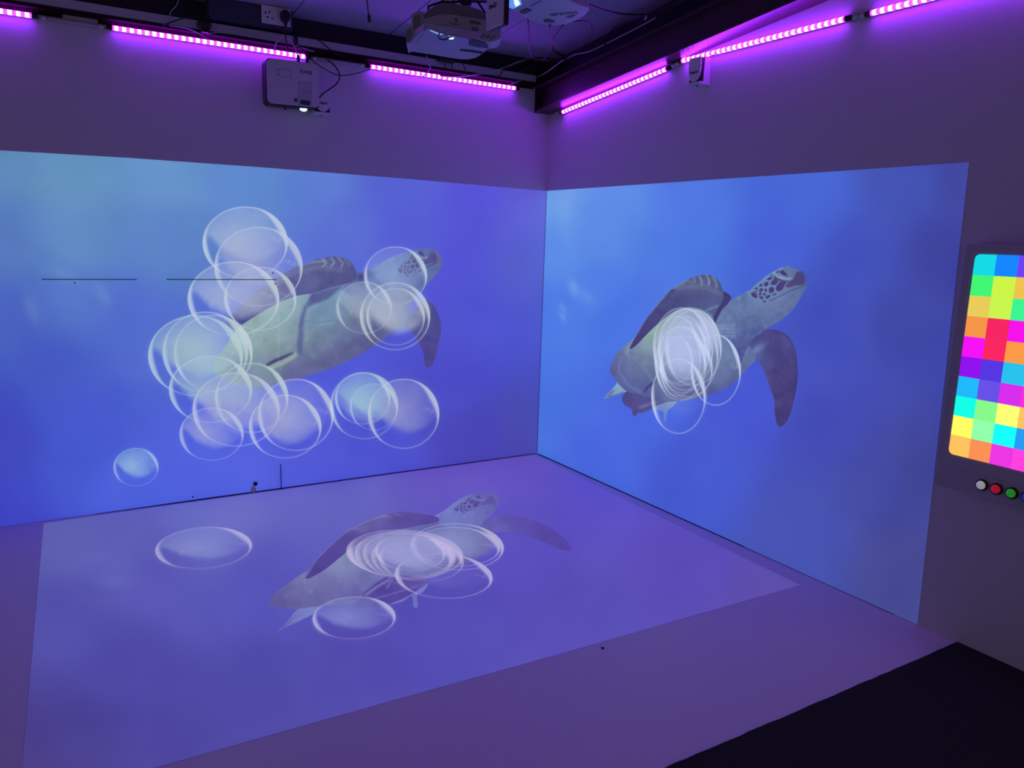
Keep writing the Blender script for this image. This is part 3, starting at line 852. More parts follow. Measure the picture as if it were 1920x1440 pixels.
# ---- turtle on the floor
tf_ = empty('projected_turtle', tuple(at((760, 1050), 2, 0)), 'faint sea turtle projected on the white floor', 'turtle', None)
fill_mesh('rear_flipper', Fc([(112, 892), (150, 850), (200, 800), (245, 750), (380, 725), (345, 768), (270, 810), (200, 842), (150, 866)]), 2, 0.0022, 2,
          make_paint(ctl(Fc, [(280, 770, (124, 136, 200)), (200, 820, (108, 112, 185)), (130, 875, (88, 82, 170)), (350, 740, (118, 128, 195))]), strokes=strk(Fc, 3.097, [([(160, 850), (230, 790)], 8, (88, 84, 160), .5)])), AMB_F, tf_)
fill_mesh('rear_underside', Fc([(560, 730), (640, 655), (760, 570), (900, 540), (1010, 590), (960, 640), (880, 690), (780, 718), (660, 740)]), 2, 0.0025, 2.2,
          make_paint(ctl(Fc, [(650, 700, (82, 70, 158)), (760, 640, (84, 70, 155)), (900, 600, (92, 80, 165)), (780, 700, (86, 74, 160))]),
                     strokes=strk(Fc, 3.097, [([(640, 665), (700, 620), (770, 580)], 14, (124, 128, 190), .7), ([(760, 625), (790, 580)], 10, (120, 122, 188), .6), ([(790, 590), (830, 605)], 8, (118, 118, 186), .5), ([(690, 690), (860, 640), (990, 600)], 8, (120, 112, 190), .5)])), AMB_F, tf_)
fill_mesh('rear_flipper', Fc([(778, 722), (840, 695), (900, 665), (960, 625), (1000, 602), (970, 650), (935, 670), (940, 735), (915, 735), (905, 675), (850, 705)]), 2, 0.0027, 2,
          make_paint(ctl(Fc, [(850, 700, (116, 120, 192)), (940, 650, (122, 128, 198)), (925, 720, (104, 100, 188))])), AMB_F, tf_)
fill_mesh('far_flipper', Fc([(1285, 270), (1350, 225), (1430, 208), (1520, 210), (1620, 235), (1720, 285), (1800, 350), (1833, 395), (1815, 409), (1740, 390), (1640, 345), (1540, 315), (1430, 300), (1380, 312), (1320, 320)]), 2, 0.0029, 2.2,
          make_paint(ctl(Fc, [(1320, 270, (94, 92, 178)), (1450, 240, (86, 74, 168)), (1600, 290, (86, 72, 165)), (1780, 370, (86, 70, 162)), (1390, 290, (112, 112, 188))]), noise=6), AMB_F, tf_)
fill_mesh('shell_underside', Fc([(85, 735), (82, 708), (110, 660), (200, 590), (290, 530), (430, 460), (520, 400), (700, 320), (900, 270), (1000, 215), (1100, 200), (1300, 250), (1390, 300), (1382, 350), (1330, 420), (1200, 500), (1000, 560), (800, 560), (640, 655), (560, 720), (400, 730), (240, 748), (150, 742)]), 2, 0.0032, 2.5,
          make_paint(ctl(Fc, [(100, 720, (88, 80, 150)), (200, 640, (106, 104, 165)), (300, 600, (122, 126, 178)), (450, 500, (134, 146, 188)), (520, 460, (132, 144, 186)), (400, 620, (108, 106, 166)), (300, 700, (96, 90, 158)), (560, 600, (112, 114, 172)), (550, 700, (88, 78, 158)), (650, 600, (104, 104, 170)), (800, 450, (118, 122, 186)),
                              (1100, 300, (112, 122, 190)), (1250, 350, (112, 122, 180)), (1300, 420, (92, 84, 160)), (1150, 400, (116, 126, 188)), (1200, 480, (88, 78, 160)), (1050, 230, (92, 84, 165)), (1350, 320, (96, 92, 170))]),
                     strokes=strk(Fc, 3.097, [([(630, 662), (700, 610), (760, 570)], 16, (82, 66, 152), .85), ([(290, 575), (280, 620), (330, 650)], 8, (135, 140, 188), .4)]), noise=8), AMB_F, tf_)
HF = lambda pts: Fc([(1290 + .62 * ((x / 8 + 280) * 3.789 - 1395), 98 + .46 * ((y / 8 + 20) * 3.789 - 195)) for x, y in pts])
fill_mesh('head', Fc([(1030, 215), (1090, 180), (1140, 140), (1220, 92), (1310, 75), (1388, 84), (1412, 110), (1402, 150), (1370, 200), (1330, 232), (1290, 275), (1180, 280), (1080, 260)]), 2, 0.0035, 1.3,
          make_paint(ctl(Fc, [(1100, 190, (110, 120, 198)), (1160, 150, (112, 126, 200)), (1200, 200, (122, 134, 198)), (1300, 190, (116, 124, 188)), (1380, 140, (100, 98, 175)), (1250, 250, (110, 118, 190)), (1350, 210, (88, 80, 168)), (1330, 95, (92, 84, 165)), (1120, 250, (106, 112, 188))]),
                     fills=[(HF(p), (82, 74, 150), 1.0, 1.0) for p in SCALES] + [(HF(SNOUT), (92, 82, 160), .8), (HF(UNDEREYE), (88, 76, 155), .7), (HF(EYE), (84, 72, 150), .9)],
                     strokes=strk(HF, 6, [([(580, 255), (640, 320), (740, 345), (825, 335)], 10, (126, 128, 190), .6)]), noise=6, nscale=2.5), AMB_F, tf_)
fill_mesh('near_flipper', Fc([(288, 570), (300, 530), (350, 460), (430, 380), (520, 300), (620, 245), (730, 205), (850, 185), (950, 195), (1040, 210), (1060, 240), (950, 262), (850, 285), (700, 312), (580, 375), (500, 440), (400, 520), (320, 566)]), 2, 0.0038, 2,
          make_paint(ctl(Fc, [(310, 545, (82, 68, 150)), (420, 450, (82, 68, 152)), (550, 340, (84, 72, 156)), (700, 260, (92, 84, 162)), (850, 230, (88, 78, 160)), (1000, 225, (84, 70, 158)), (650, 240, (108, 106, 172))]),
                     strokes=strk(Fc, 3.097, [([(292, 555), (350, 460), (430, 380), (520, 300), (640, 240), (760, 200)], 9, (122, 122, 184), .6), ([(560, 285), (600, 280)], 8, (128, 128, 186), .5), ([(730, 208), (780, 215)], 8, (128, 128, 186), .5), ([(800, 192), (840, 205)], 7, (124, 122, 184), .5)]), noise=7), AMB_F, tf_)

# ------------------------------------------------------------------ projected bubbles
RAD = np.array([0.001, 0.1, 0.2, 0.35, 0.5, 0.62, 0.70, 0.77, 0.83, 0.87, 0.90, 0.922, 0.94, 0.955, 0.968, 0.98, 0.99, 1.0])
NSEG = 72


def bubble_rgba(u, v, fillc, rimc, k_fill, k_rim):
    r = np.hypot(u, v)
    th = np.degrees(np.arctan2(v, u))
    # thin ring
    ring = np.exp(-((r - 0.981) / 0.0135) ** 2) * (0.42 + 0.14 * np.cos(np.radians(th - 60)))
    # thick bright crescent at upper right
    dth = (th - 28 + 180) % 360 - 180
    t = 0.15 * np.exp(-(dth / 32.0) ** 2) + 0.035 * np.exp(-(dth / 62.0) ** 2)
    cr = (smooth(0, 1, (r - (1 - t)) / (t * 0.45 + 1e-6)) * smooth(0, 0.4, (1.0 - r) / (t * 0.3 + 1e-6))) * np.exp(-(dth / 48.0) ** 4) * 0.80
    # softer crescent at the left
    dl = (th - 192 + 180) % 360 - 180
    t2 = 0.14 * np.exp(-(dl / 36.0) ** 2)
    cl = smooth(0, 1, (r - (1 - t2)) / (t2 * 0.6 + 1e-6)) * np.exp(-(dl / 44.0) ** 4) * 0.62
    # little curved tick inside the right crescent
    tick = np.exp(-((v - 0.16 + 0.35 * (u - 0.55)) / 0.018) ** 2) * ((u > 0.52) & (u < 0.86)) * 0.28
    # haze in the upper part, ending on a soft curved line
    bound = -0.12 - 0.42 * np.clip(1 - ((u - 0.15) / 0.75) ** 2, -0.6, 1)
    above = smooth(-0.06, 0.14, v - bound)
    core = np.exp(-(((u + 0.22) / 0.55) ** 2 + ((v - 0.0) / 0.48) ** 2))
    mott = 0.85 + 0.3 * vnoise(np.stack([u, v], 1) * 10 + 40, 1.7, 9)
    haze = above * (0.30 + 0.36 * core) * (1 - 0.55 * smooth(0.25, 0.85, u)) * mott * (0.75 + 0.25 * smooth(1.0, 0.8, r))
    a = 1 - (1 - np.clip(haze * k_fill, 0, 1)) * (1 - np.clip(ring * k_rim, 0, 1)) * (1 - np.clip(cr * k_rim, 0, 1)) * (1 - np.clip(cl * k_rim, 0, 1)) * (1 - tick * k_rim)
    wr = np.clip((ring + cr + cl + tick) / (ring + cr + cl + tick + haze + 1e-4), 0, 1)[:, None]
    col = np.array(fillc, float) * (1 - wr) + np.array(rimc, float) * wr
    return col, np.clip(a, 0, 0.95)


def bubble(cx, cy, rx, ry, rot, axis, off, tint, label, group, kf=1.0, kr=1.0):
    TINT = {'green': ((168, 196, 205), (186, 208, 215)), 'lilac': ((172, 178, 213), (192, 202, 222)), 'white': ((180, 192, 222), (198, 210, 224)),
            'cyan': ((160, 200, 222), (180, 205, 228)), 'pink': ((180, 184, 238), (196, 202, 240)), 'blue': ((172, 186, 236), (200, 214, 244)),
            'floor': ((152, 160, 226), (190, 184, 228)), 'floorpink': ((158, 154, 224), (186, 174, 224))}
    fc, rc = TINT[tint]
    fc, rc = np.array(fc) * 0.905, np.array(rc) * 0.97
    th = np.arange(NSEG) * 2 * math.pi / NSEG
    U = np.concatenate([r * np.cos(th) for r in RAD])
    V = np.concatenate([r * np.sin(th) for r in RAD])
    ca, sa = math.cos(math.radians(rot)), math.sin(math.radians(rot))
    X, Y = U * rx, -V * ry
    P = np.stack([cx + X * ca - Y * sa, cy + X * sa + Y * ca], 1)
    val = -off if axis in (0, 1) else off
    W = atv(P, axis, val)
    c0 = at((cx, cy), axis, val)
    faces = [tuple(range(NSEG))]
    for j in range(len(RAD) - 1):
        for i in range(NSEG):
            a, b = j * NSEG + i, j * NSEG + (i + 1) % NSEG
            faces.append((a, a + NSEG, b + NSEG, b))
    me = bpy.data.meshes.new('projected_bubble')
    me.from_pydata((W - c0).tolist(), [], faces)
    col, al = bubble_rgba(U, V, fc, rc, kf, kr)
    amb = {0: AMB_R, 1: AMB_L, 2: AMB_F}[axis]
    set_picture(me, np.maximum(lin(col) - ambient(P, amb), 0), al)
    face_room(me, axis)
    o = link('projected_bubble', me, M['pic'])
    o.location = c0
    return tag(o, label, 'bubble', group)


GL, GR, GF = 'bubbles projected on the left wall', 'bubbles projected on the right wall', 'bubbles projected on the floor'
BL = [
    (460, 455, 80, 68, 0, 'white', 'pale bubble at the very top of the left wall cluster', 1.0, 1.0),
    (485, 500, 83, 75, 0, 'lilac', 'large lilac bubble just below the topmost left wall bubble', .9, 1.0),
    (438, 560, 86, 70, 0, 'white', 'wide pale bubble crossing the dark wall joint, left of the flipper', 1.0, 1.0),
    (488, 560, 68, 60, 0, 'lilac', 'lilac bubble where the dark wall joint ends by the flipper', .8, 1.0),
    (400, 662, 74, 72, 0, 'white', 'bubble mostly hidden, its thin rim furthest right over the shell edge', .45, .9),
    (385, 660, 80, 76, 0, 'green', 'bubble whose rim shows just right of the big greenish bubble', .5, 1.0),
    (367, 667, 89, 76, 0, 'green', 'biggest greenish bubble, leftmost of the dense left wall cluster', 1.1, 1.05),
    (395, 730, 78, 63, 0, 'green', 'greenish bubble tucked under the biggest greenish bubble', .9, 1.0),
    (472, 746, 69, 66, 0, 'green', 'bubble with thick bright rim overlapping the rear of the shell', .5, 1.1),
    (443, 768, 82, 70, 0, 'lilac', 'large lilac bubble in the middle of the lower left cluster', 1.0, 1.0),
    (397, 814, 60, 50, 0, 'lilac', 'small lilac bubble lowest at the left of the cluster', .8, .8),
    (555, 778, 71, 68, 0, 'lilac', 'bubble touching the greenish pair, under the left wall turtle', .6, 1.0),
    (535, 800, 68, 60, 0, 'lilac', 'lilac bubble crossing the upright wall joint below the turtle', .95, 1.0),
    (683, 761, 64, 63, 0, 'green', 'outermost bubble of the greenish group below the turtle', .5, .8),
    (680, 747, 52, 49, 0, 'cyan', 'greenish bubble upper left in the group below the turtle', .8, 1.0),
    (701, 763, 45, 44, 0, 'cyan', 'small pale green bubble inside the group below the turtle', .7, .7),
    (757, 776, 67, 66, 0, 'lilac', 'pinkish lilac bubble rightmost below the left wall turtle', .8, 1.0),
    (742, 517, 59, 55, 0, 'blue', 'clear bubble over the left wall turtle head', .5, .95),
    (683, 577, 52, 49, 0, 'lilac', 'bubble over the left wall turtle chest, under its neck', .7, .9),
    (741, 593, 66, 64, 0, 'white', 'larger of the two nested bubbles over the far flipper', .7, 1.0),
    (742, 594, 55, 54, 0, 'white', 'smaller of the two nested bubbles over the far flipper', .75, .9),
    (255, 876, 42, 36, 0, 'cyan', 'lone small bubble low on the left wall near the floor', 1.0, .75),
]
off = 0.0045
for b in BL:
    bubble(*b[:5], 1, off, b[5], b[6], GL, b[7], b[8])
    off += 0.0003
BR = [
    (1342, 694, 47, 67, 0, 'blue', 'rightmost tall bubble on the right wall turtle', .12, 1.1),
    (1300, 652, 53, 72, 0, 'blue', 'bubble with the rim furthest right in the dense right wall cluster', .4, .8),
    (1278, 650, 54, 74, 0, 'pink', 'bubble with the rim furthest left in the dense right wall cluster', .35, .75),
    (1290, 662, 57, 84, 0, 'pink', 'largest bubble of the dense right wall cluster', .4, .85),
    (1285, 656, 52, 78, 0, 'pink', 'upper pinkish bubble just inside the largest right wall bubble', .25, .55),
    (1283, 662, 46, 70, 0, 'pink', 'narrow pinkish bubble in the middle of the right wall cluster', .25, .55),
    (1270, 668, 44, 76, 0, 'pink', 'bubble reaching lowest left inside the dense right wall cluster', .2, .6),
    (1276, 682, 48, 70, 0, 'blue', 'bubble whose lower rim forms the bottom of the dense cluster', .35, .8),
    (1286, 690, 50, 60, 0, 'blue', 'bubble with its lower rim just above the tall lowest bubble', .3, .75),
    (1280, 674, 42, 64, 0, 'pink', 'bubble with its lower rim across the middle of the right cluster', .35, .7),
    (1288, 656, 37, 55, 0, 'blue', 'bluish bubble second smallest in the right wall cluster', .5, .7),
    (1269, 675, 29, 44, 0, 'pink', 'smallest pink bubble at the heart of the right wall cluster', .55, .85),
    (1272, 743, 51, 71, 0, 'blue', 'tall empty bubble lowest on the right wall turtle', .15, 1.1),
]
off = 0.0050
for b in BR:
    bubble(*b[:5], 0, off, b[5], b[6], GR, b[7], b[8])
    off += 0.0003
BF = [
    (857, 1025, 88, 44, 2, 'floor', 'outer of two bubbles at the far right of the floor cluster', .35, 1.0),
    (855, 1025, 83, 37, 2, 'floor', 'inner of two bubbles at the far right of the floor cluster', .6, .9),
    (832, 1080, 92, 42, 3, 'floor', 'wide empty bubble at the lower right of the floor cluster', .15, 1.0),
    (759, 1038, 110, 45, 3, 'floorpink', 'widest bubble around the whole floor cluster', .6, .8),
    (752, 1040, 100, 42, 3, 'floorpink', 'bubble just inside the left rim of the widest floor bubble', .22, .6),
    (760, 1041, 95, 46, 3, 'floorpink', 'pinkish bubble second ring from the left in the floor cluster', .35, .75),
    (764, 1041, 84, 44, 3, 'floorpink', 'pinkish bubble third ring from the left in the floor cluster', .35, .7),
    (790, 1050, 80, 40, 3, 'floorpink', 'bubble leaning to the right in the middle of the floor cluster', .3, .65),
    (772, 1046, 76, 40, 3, 'floorpink', 'bubble with the lowest rim in the middle of the floor cluster', .3, .65),
    (769, 1035, 66, 35, 3, 'floor', 'innermost bluish bubble of the floor cluster', .75, .85),
    (382, 1027, 91, 39, -4, 'floor', 'lone flat bubble on the floor left of the turtle', .75, .85),
    (664, 1158, 78, 40, -2, 'floor', 'lone flat bubble on the floor below the turtle tail', .75, 1.05),
]
off = 0.0048
for b in BF:
    bubble(*b[:5], 2, off, b[5], b[6], GF, b[7], b[8])
    off += 0.0003

# ------------------------------------------------------------------ texts
def text(name, body, loc, right, up, size, mat, parent, depth=0.0006, bold=0.0, sx=1.0):
    cu = bpy.data.curves.new(name, 'FONT')
    cu.body = body
    cu.size = size
    cu.align_x = 'CENTER'
    cu.align_y = 'CENTER'
    cu.extrude = depth
    cu.offset = bold
    cu.resolution_u = 2
    tmp = bpy.data.objects.new(name, cu)
    COL.objects.link(tmp)
    dg = bpy.context.evaluated_depsgraph_get()
    me = bpy.data.meshes.new_from_object(tmp.evaluated_get(dg))
    bpy.data.objects.remove(tmp)
    r, u = Vector(right).normalized(), Vector(up).normalized()
    nrm = r.cross(u)
    mtx = Matrix(((r[0] * sx, u[0], nrm[0], loc[0]), (r[1] * sx, u[1], nrm[1], loc[1]), (r[2] * sx, u[2], nrm[2], loc[2]), (0, 0, 0, 1)))
    me.transform(mtx)
    me.materials.clear()
    return link(name, me, mat, parent)


# ------------------------------------------------------------------ grey wall projector (left wall)
YF = -0.150
pr = empty('wall_projector', (-1.705, -0.02, 2.24), 'flat grey projector mounted upright on the left wall', 'projector')
x0, x1, z0, z1 = -1.848, -1.569, 2.122, 2.352
shear = 0.0065 / 0.279
def wz(x, z):
    return z + (x - x0) * shear
body = [(x, -0.060, wz(x, z)) for x, z in rrect(x0, z0, x1, z1, 0.026)]
prism('casing', body, (0, -0.082, 0), M['black'], pr, 0.004)
face = [(x, -0.142, wz(x, z)) for x, z in rrect(x0 + 0.004, z0 + 0.006, x1 - 0.003, z1 - 0.004, 0.024)]
prism('top_face', face, (0, -0.008, 0), M['greyface'], pr, 0.002)
def on(p):
    return at(p, 1, YF)
def plate(name, quad, mat, th=0.001, y=YF):
    pts = [tuple(at(p, 1, y)) for p in quad]
    return prism(name, pts, (0, -th, 0), mat, pr)
def frame_lines(name, quad, mat, rad=0.0008):
    bm = bmesh.new()
    P = [Vector(at(p, 1, YF - 0.0006)) for p in quad]
    for a, b in zip(P, P[1:] + P[:1]):
        add_tube(bm, [a, b], rad, 5)
    return obj(name, bm, mat, pr)
frame_lines('keypad_outline', [(525, 127.5), (545.5, 130.5), (544.5, 146), (525, 143.5)], M['inkgrey'])
for k, p in enumerate(((521, 131), (521, 139), (531, 134), (537, 136), (535, 141), (531, 141))):
    q = at(p, 1, YF)
    box('keypad_button', (q[0] - 0.004, YF - 0.0012, q[2] - 0.003), (q[0] + 0.004, YF, q[2] + 0.003), M['inkgrey'] if k < 2 else M['greyface'], pr, 0.0004)
plate('lens_cover', [(560.5, 153), (584, 155), (583.5, 199), (559, 197.5)], M['recess'], 0.0008).data.materials[0] = principled('grey_lens_cover', (0.40, 0.38, 0.45), 0.3, 0.4, var=0.03)
plate('focus_window', [(563.5, 187), (581.5, 190), (580.5, 198), (563, 195)], M['recess'], 0.0016)
frame_lines('cover_outline', [(560.5, 153), (584, 155), (583.5, 199), (559, 197.5)], M['inkgrey'], 0.0006)
plate('brand_mark', [(552, 184), (557.5, 184.5), (557, 191), (552, 190)], M['ink'], 0.0008)
frame_lines('grip_arc', [(565, 170), (573, 174), (582, 172)], M['inkgrey'], 0.0007)
q = at((573.3, 135.5), 1, YF)
text('lettering', 'BenQ', (q[0], YF - 0.0004, q[2]), (-1, 0, -shear), (0, 0, -1), 0.026, M['inkgrey'], pr, bold=0.0006, sx=1.05)
q = at((569, 204), 1, -0.105)
bm = bmesh.new()
bmesh.ops.create_uvsphere(bm, u_segments=16, v_segments=10, radius=1.0)
bm.transform(Matrix.Translation(q) @ Matrix.Diagonal((0.021, 0.016, 0.014, 1)))
obj('lens', bm, M['lens'], pr, True)
box('wall_bracket', (-1.75, -0.062, 2.18), (-1.66, -0.001, 2.30), M['black'], pr, 0.003)
for p in ((559.5, 112), (576, 115)):
    q = at(p, 1, -0.11)
    tube('cable_plug', [(q[0], -0.11, q[2] - 0.012), (q[0], -0.11, q[2] + 0.014), (q[0], -0.11, q[2] + 0.024)], [0.009, 0.009, 0.004], M['black'], pr)
q = at((535, 202), 1, -0.1)
box('foot', (q[0] - 0.005, -0.1, q[2] - 0.01), (q[0] + 0.005, -0.09, q[2] + 0.012), M['black'], pr)

# ------------------------------------------------------------------ wall sensors
def sensor(c, right, nrm, label):
    """c: centre on the wall, right: along the wall as seen from the room, nrm: into the room"""
    c, r, nn, up = Vector(c), Vector(right), Vector(nrm), Vector((0, 0, 1))
    t = empty('wall_sensor', c, label, 'sensor', 'white touch sensors on the walls')
    def pt(a, b, d):
        return c + r * a + up * b + nn * d
    def bx(name, a0, a1, b0, b1, d0, d1, mat, bev=0.002):
        bm = bmesh.new()
        add_box(bm, (a0, b0, d0), (a1, b1, d1), bev)
        M4 = Matrix(((r[0], up[0], nn[0], c[0]), (r[1], up[1], nn[1], c[1]), (r[2], up[2], nn[2], c[2]), (0, 0, 0, 1)))
        bm.transform(M4)
        return obj(name, bm, mat, t)
    bx('back_box', -0.045, 0.045, -0.060, 0.060, 0.001, 0.046, M['white'])
    bx('dark_core', -0.041, 0.041, -0.057, 0.054, 0.046, 0.061, M['black'])
    bx('base_shelf', -0.048, 0.048, -0.070, -0.058, 0.001, 0.072, M['white'], 0.001)
    tube('shelf_screw', [pt(0.0, -0.070, 0.045), pt(0.0, -0.074, 0.045)], 0.005, M['ink'], t, 8)
    out = [(-0.040, 0.058), (0.040, 0.058), (0.042, 0.0), (0.038, -0.022)]
    for k in range(0, 11):
        a = math.radians(-20 - 140 * k / 10)
        out.append((0.040 * math.cos(a), -0.010 + 0.046 * math.sin(a)))
    out += [(-0.042, 0.0)]
    out = out[:3] + out[4:]
    prism('front_tongue', [pt(a, b, 0.062) for a, b in out], nn * 0.007, M['white'], t, 0.0015)
    text('lettering', 'integrex', pt(0.0, -0.010, 0.0695), r, up, 0.017, M['ink'], t, depth=0.0004, bold=0.0004)
    return t
sensor((-1.527, 0, 2.185), (1, 0, 0), (0, -1, 0), 'small white wall sensor partly hidden behind the grey projector')
sensor((0, -1.385, 2.325), (0, -1, 0), (-1, 0, 0), 'small white wall sensor under the right wall light tube')

# ------------------------------------------------------------------ ceiling projectors
D1 = 3.45
C1 = CAM + D1 * ray((850, 60))
hd = ray((850, 60)).copy()
hd[2] = 0
hd /= np.linalg.norm(hd)                # pointing away from the viewer's side, into the room corner
rt = np.array([hd[1], -hd[0], 0.0])


def fp(p, back=0.0):
    """photo point (crop units) -> upright plane through the projector front, set back by 'back'"""
    q = (750 + p[0] / 9.6, p[1] / 9.6)
    d = ray(q)
    o = C1 + hd * back
    t = ((o - CAM) @ hd) / (d @ hd)
    return tuple(CAM + t * d)


def hp(p, z):
    return tuple(at((750 + p[0] / 9.6, p[1] / 9.6), 2, z))


ep = empty('ceiling_projector', tuple(C1), 'white ceiling projector with dark lettering and glowing lens window', 'projector', 'white projectors under the ceiling')
ZT = fp((700, 690))[2]
prism('hood', [fp(p, 0.02) for p in ((432, 335), (440, 250), (480, 200), (560, 140), (640, 88), (760, 42), (950, 50), (1120, 80), (1280, 115), (1440, 170), (1545, 240), (1552, 360), (1400, 360), (1150, 330), (950, 300), (760, 300), (600, 330))],
      hd * 0.22, M['hood'], ep, 0.006)
prism('front_panel', [fp(p) for p in ((428, 335), (600, 285), (760, 250), (950, 255), (1150, 290), (1400, 330), (1555, 350), (1560, 560), (1700, 575), (1815, 590), (1815, 680), (1740, 730), (1640, 758), (1400, 722), (1260, 695), (1150, 655), (980, 640), (800, 600), (640, 560), (530, 500), (480, 492), (428, 505))],
      hd * 0.06, M['cream'], ep, 0.004)
prism('right_wing', [fp(p, 0.004) for p in ((1550, 500), (1700, 480), (1822, 500), (1822, 690), (1760, 725), (1640, 752), (1540, 730))], hd * 0.14, M['cream'], ep, 0.006)
prism('vent_side', [fp(p, 0.03) for p in ((102, 490), (205, 440), (205, 245), (330, 190), (435, 210), (435, 520), (400, 570), (330, 650), (112, 775))], hd * 0.2, M['cream'], ep, 0.005)
for k in range(15):
    y = 300 + k * 24.5
    sl = -0.28
    ps = [(235, y + 0.0), (370, y + 135 * sl), (370, y + 9 + 135 * sl), (235, y + 9)]
    prism('vent_slot', [fp(p, 0.029) for p in ps], hd * 0.003, M['ink'], ep)
for k in range(11):
    y = 530 + k * 24.5
    ps = [(108, y + 22), (210, y - 8), (210, y + 1), (108, y + 31)]
    if y < 770:
        prism('vent_slot', [fp(p, 0.029) for p in ps], hd * 0.003, M['ink'], ep)
tray = [(112, 790), (250, 690), (330, 630), (430, 560), (700, 600), (1000, 650), (1300, 700), (1560, 745), (1596, 800), (1590, 880), (1500, 962), (1380, 1040), (1230, 1075), (1050, 1065), (880, 1040), (500, 975), (200, 930), (135, 880)]
prism('lower_tray', [hp(p, ZT) for p in tray], (0, 0, 0.035), M['cream'], ep, 0.004)
prism('lens_window', [hp(p, ZT - 0.001) for p in ((330, 770), (350, 690), (430, 560), (490, 495), (560, 535), (700, 590), (900, 630), (1160, 662), (1255, 700), (1180, 765), (1070, 890), (960, 890), (600, 830))], (0, 0, -0.005), M['window'], ep, 0.001)
prism('cable_bay', [hp(p, ZT - 0.001) for p in ((1240, 740), (1290, 702), (1560, 760), (1588, 860), (1400, 840), (1240, 800))], (0, 0, -0.003), M['recess'], ep)
prism('bay_edge', [hp(p, ZT - 0.001) for p in ((1070, 885), (1290, 905), (1500, 940), (1480, 965), (1280, 930), (1085, 905))], (0, 0, -0.003), M['ink'], ep)
bm = bmesh.new()
add_tube(bm, [hp(p, ZT - 0.008) for p in catmull([(710, 600), (690, 660), (705, 700), (780, 718), (860, 700), (900, 660), (920, 640)], 4)], 0.0028, 6)
obj('lens_rim', bm, M['recess'], ep, True)
q = np.array(hp((800, 650), ZT - 0.010))
bm = bmesh.new()
bmesh.ops.create_uvsphere(bm, u_segments=14, v_segments=8, radius=1.0)
bm.transform(Matrix.Translation(q) @ Matrix.Diagonal((0.017, 0.030, 0.006, 1)))
obj('lens', bm, M['window'], ep, True)
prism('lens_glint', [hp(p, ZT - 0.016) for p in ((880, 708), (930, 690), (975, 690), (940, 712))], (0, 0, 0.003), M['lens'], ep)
q = np.array(hp((620, 540), ZT - 0.010))
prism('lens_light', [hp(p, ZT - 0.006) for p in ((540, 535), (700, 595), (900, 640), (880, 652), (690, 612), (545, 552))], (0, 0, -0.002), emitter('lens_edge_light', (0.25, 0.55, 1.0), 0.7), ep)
text('lettering', 'EPSON', fp((1357, 412), -0.0008), rt + np.array([0, 0, -0.11]), (0, 0, 1), 0.0185, M['ink'], ep, bold=0.0005, sx=0.84)
prism('label_patch', [fp(p, -0.0006) for p in ((1292, 485), (1415, 498), (1415, 560), (1292, 545))], hd * 0.0005, M['inkgrey'], ep)
prism('model_mark', [fp(p, -0.0008) for p in ((905, 568), (1015, 580), (1015, 592), (905, 580))], hd * 0.0006, M['inkgrey'], ep)
prism('warning_mark', [fp(p, -0.0008) for p in ((1000, 320), (1018, 335), (1035, 365), (1000, 365), (990, 345))], hd * 0.0006, M['ink'], ep)
prism('warning_mark', [fp(p, -0.0008) for p in ((975, 378), (1055, 383), (1055, 389), (975, 385))], hd * 0.0006, M['ink'], ep)
prism('warning_mark', [fp(p, -0.0008) for p in ((885, 415), (1045, 430), (1045, 448), (970, 440), (970, 430), (885, 422))], hd * 0.0006, M['ink'], ep)
for p in ((1520, 630), (1600, 640), (1690, 655), (1480, 668), (1560, 680), (1640, 690)):
    q = fp(p, -0.001)
    tube('key', [q, tuple(np.array(q) - hd * 0.002)], 0.0045, M['inkgrey'], ep, 8)

mt = empty('projector_mount', tuple(C1 + np.array([0, 0, 0.15])), 'black steel spider mount above the white lettered projector', 'mount')
def bar(name, pts, rad, back=0.1):
    return tube(name, [fp(p, back) for p in pts], rad, M['black'], mt, 8)
bar('arm', [(510, 185), (510, 105)], 0.0045)
bar('arm', [(495, 120), (760, 28), (765, -60)], 0.005)
bar('arm', [(760, 28), (960, 42), (1090, 18), (1560, 32)], 0.006)
bar('arm', [(960, 45), (958, -60)], 0.005)
bar('arm', [(1390, 20), (1535, 235)], 0.005)
top1 = np.array(fp((1215, -200), 0.1))
prism('pole', [tuple(np.array(fp((1215, 110), 0.1)) + 0.0125 * (math.cos(a) * rt + math.sin(a) * hd)) for a in np.linspace(0, 2 * math.pi, 13)[:-1]],
      (0, 0, Z0 - KZ * fp((1215, 110), 0.1)[1] - fp((1215, 110), 0.1)[2]), M['black'], mt)
bar('clamp', [(1075, 20), (1160, 60), (1290, 60)], 0.010)

# slim grey projector standing on edge
XB = -1.4
sp = empty('ceiling_projector', (XB + 0.04, -1.72, 2.4), 'dark grey projector hung upright on edge between the two white ones', 'projector', None)
yl, yr, zb = -1.652, -1.776, 2.246
zt2 = 2.56
fc = [(XB, yl, zb), (XB, yl, zt2), (XB, yr, zt2), (XB, yr, zb)]
prism('top_face', [(XB, y, z) for y, z in rrect(yr + 0.001, zb, yl, zt2, 0.006, 3)], (0.006, 0, 0), M['greyface'], sp, 0.0015)
prism('casing', [(XB + 0.006, y, z) for y, z in rrect(yr, zb - 0.002, yl, zt2, 0.008, 3)], (0.022, 0, 0), M['black'], sp, 0.004)
q = at((924, 11), 0, XB)
text('lettering', 'BenQ', (XB - 0.0006, q[1], q[2]), (0, -1, 0.0), (0, 0, 1), 0.023, M['ink'], sp, bold=0.0006, sx=1.0)
tube('hanging_rod', [(XB + 0.014, -1.71, zt2), (XB + 0.014, -1.71, Z0 + KZ * 1.71)], 0.012, M['black'], sp)

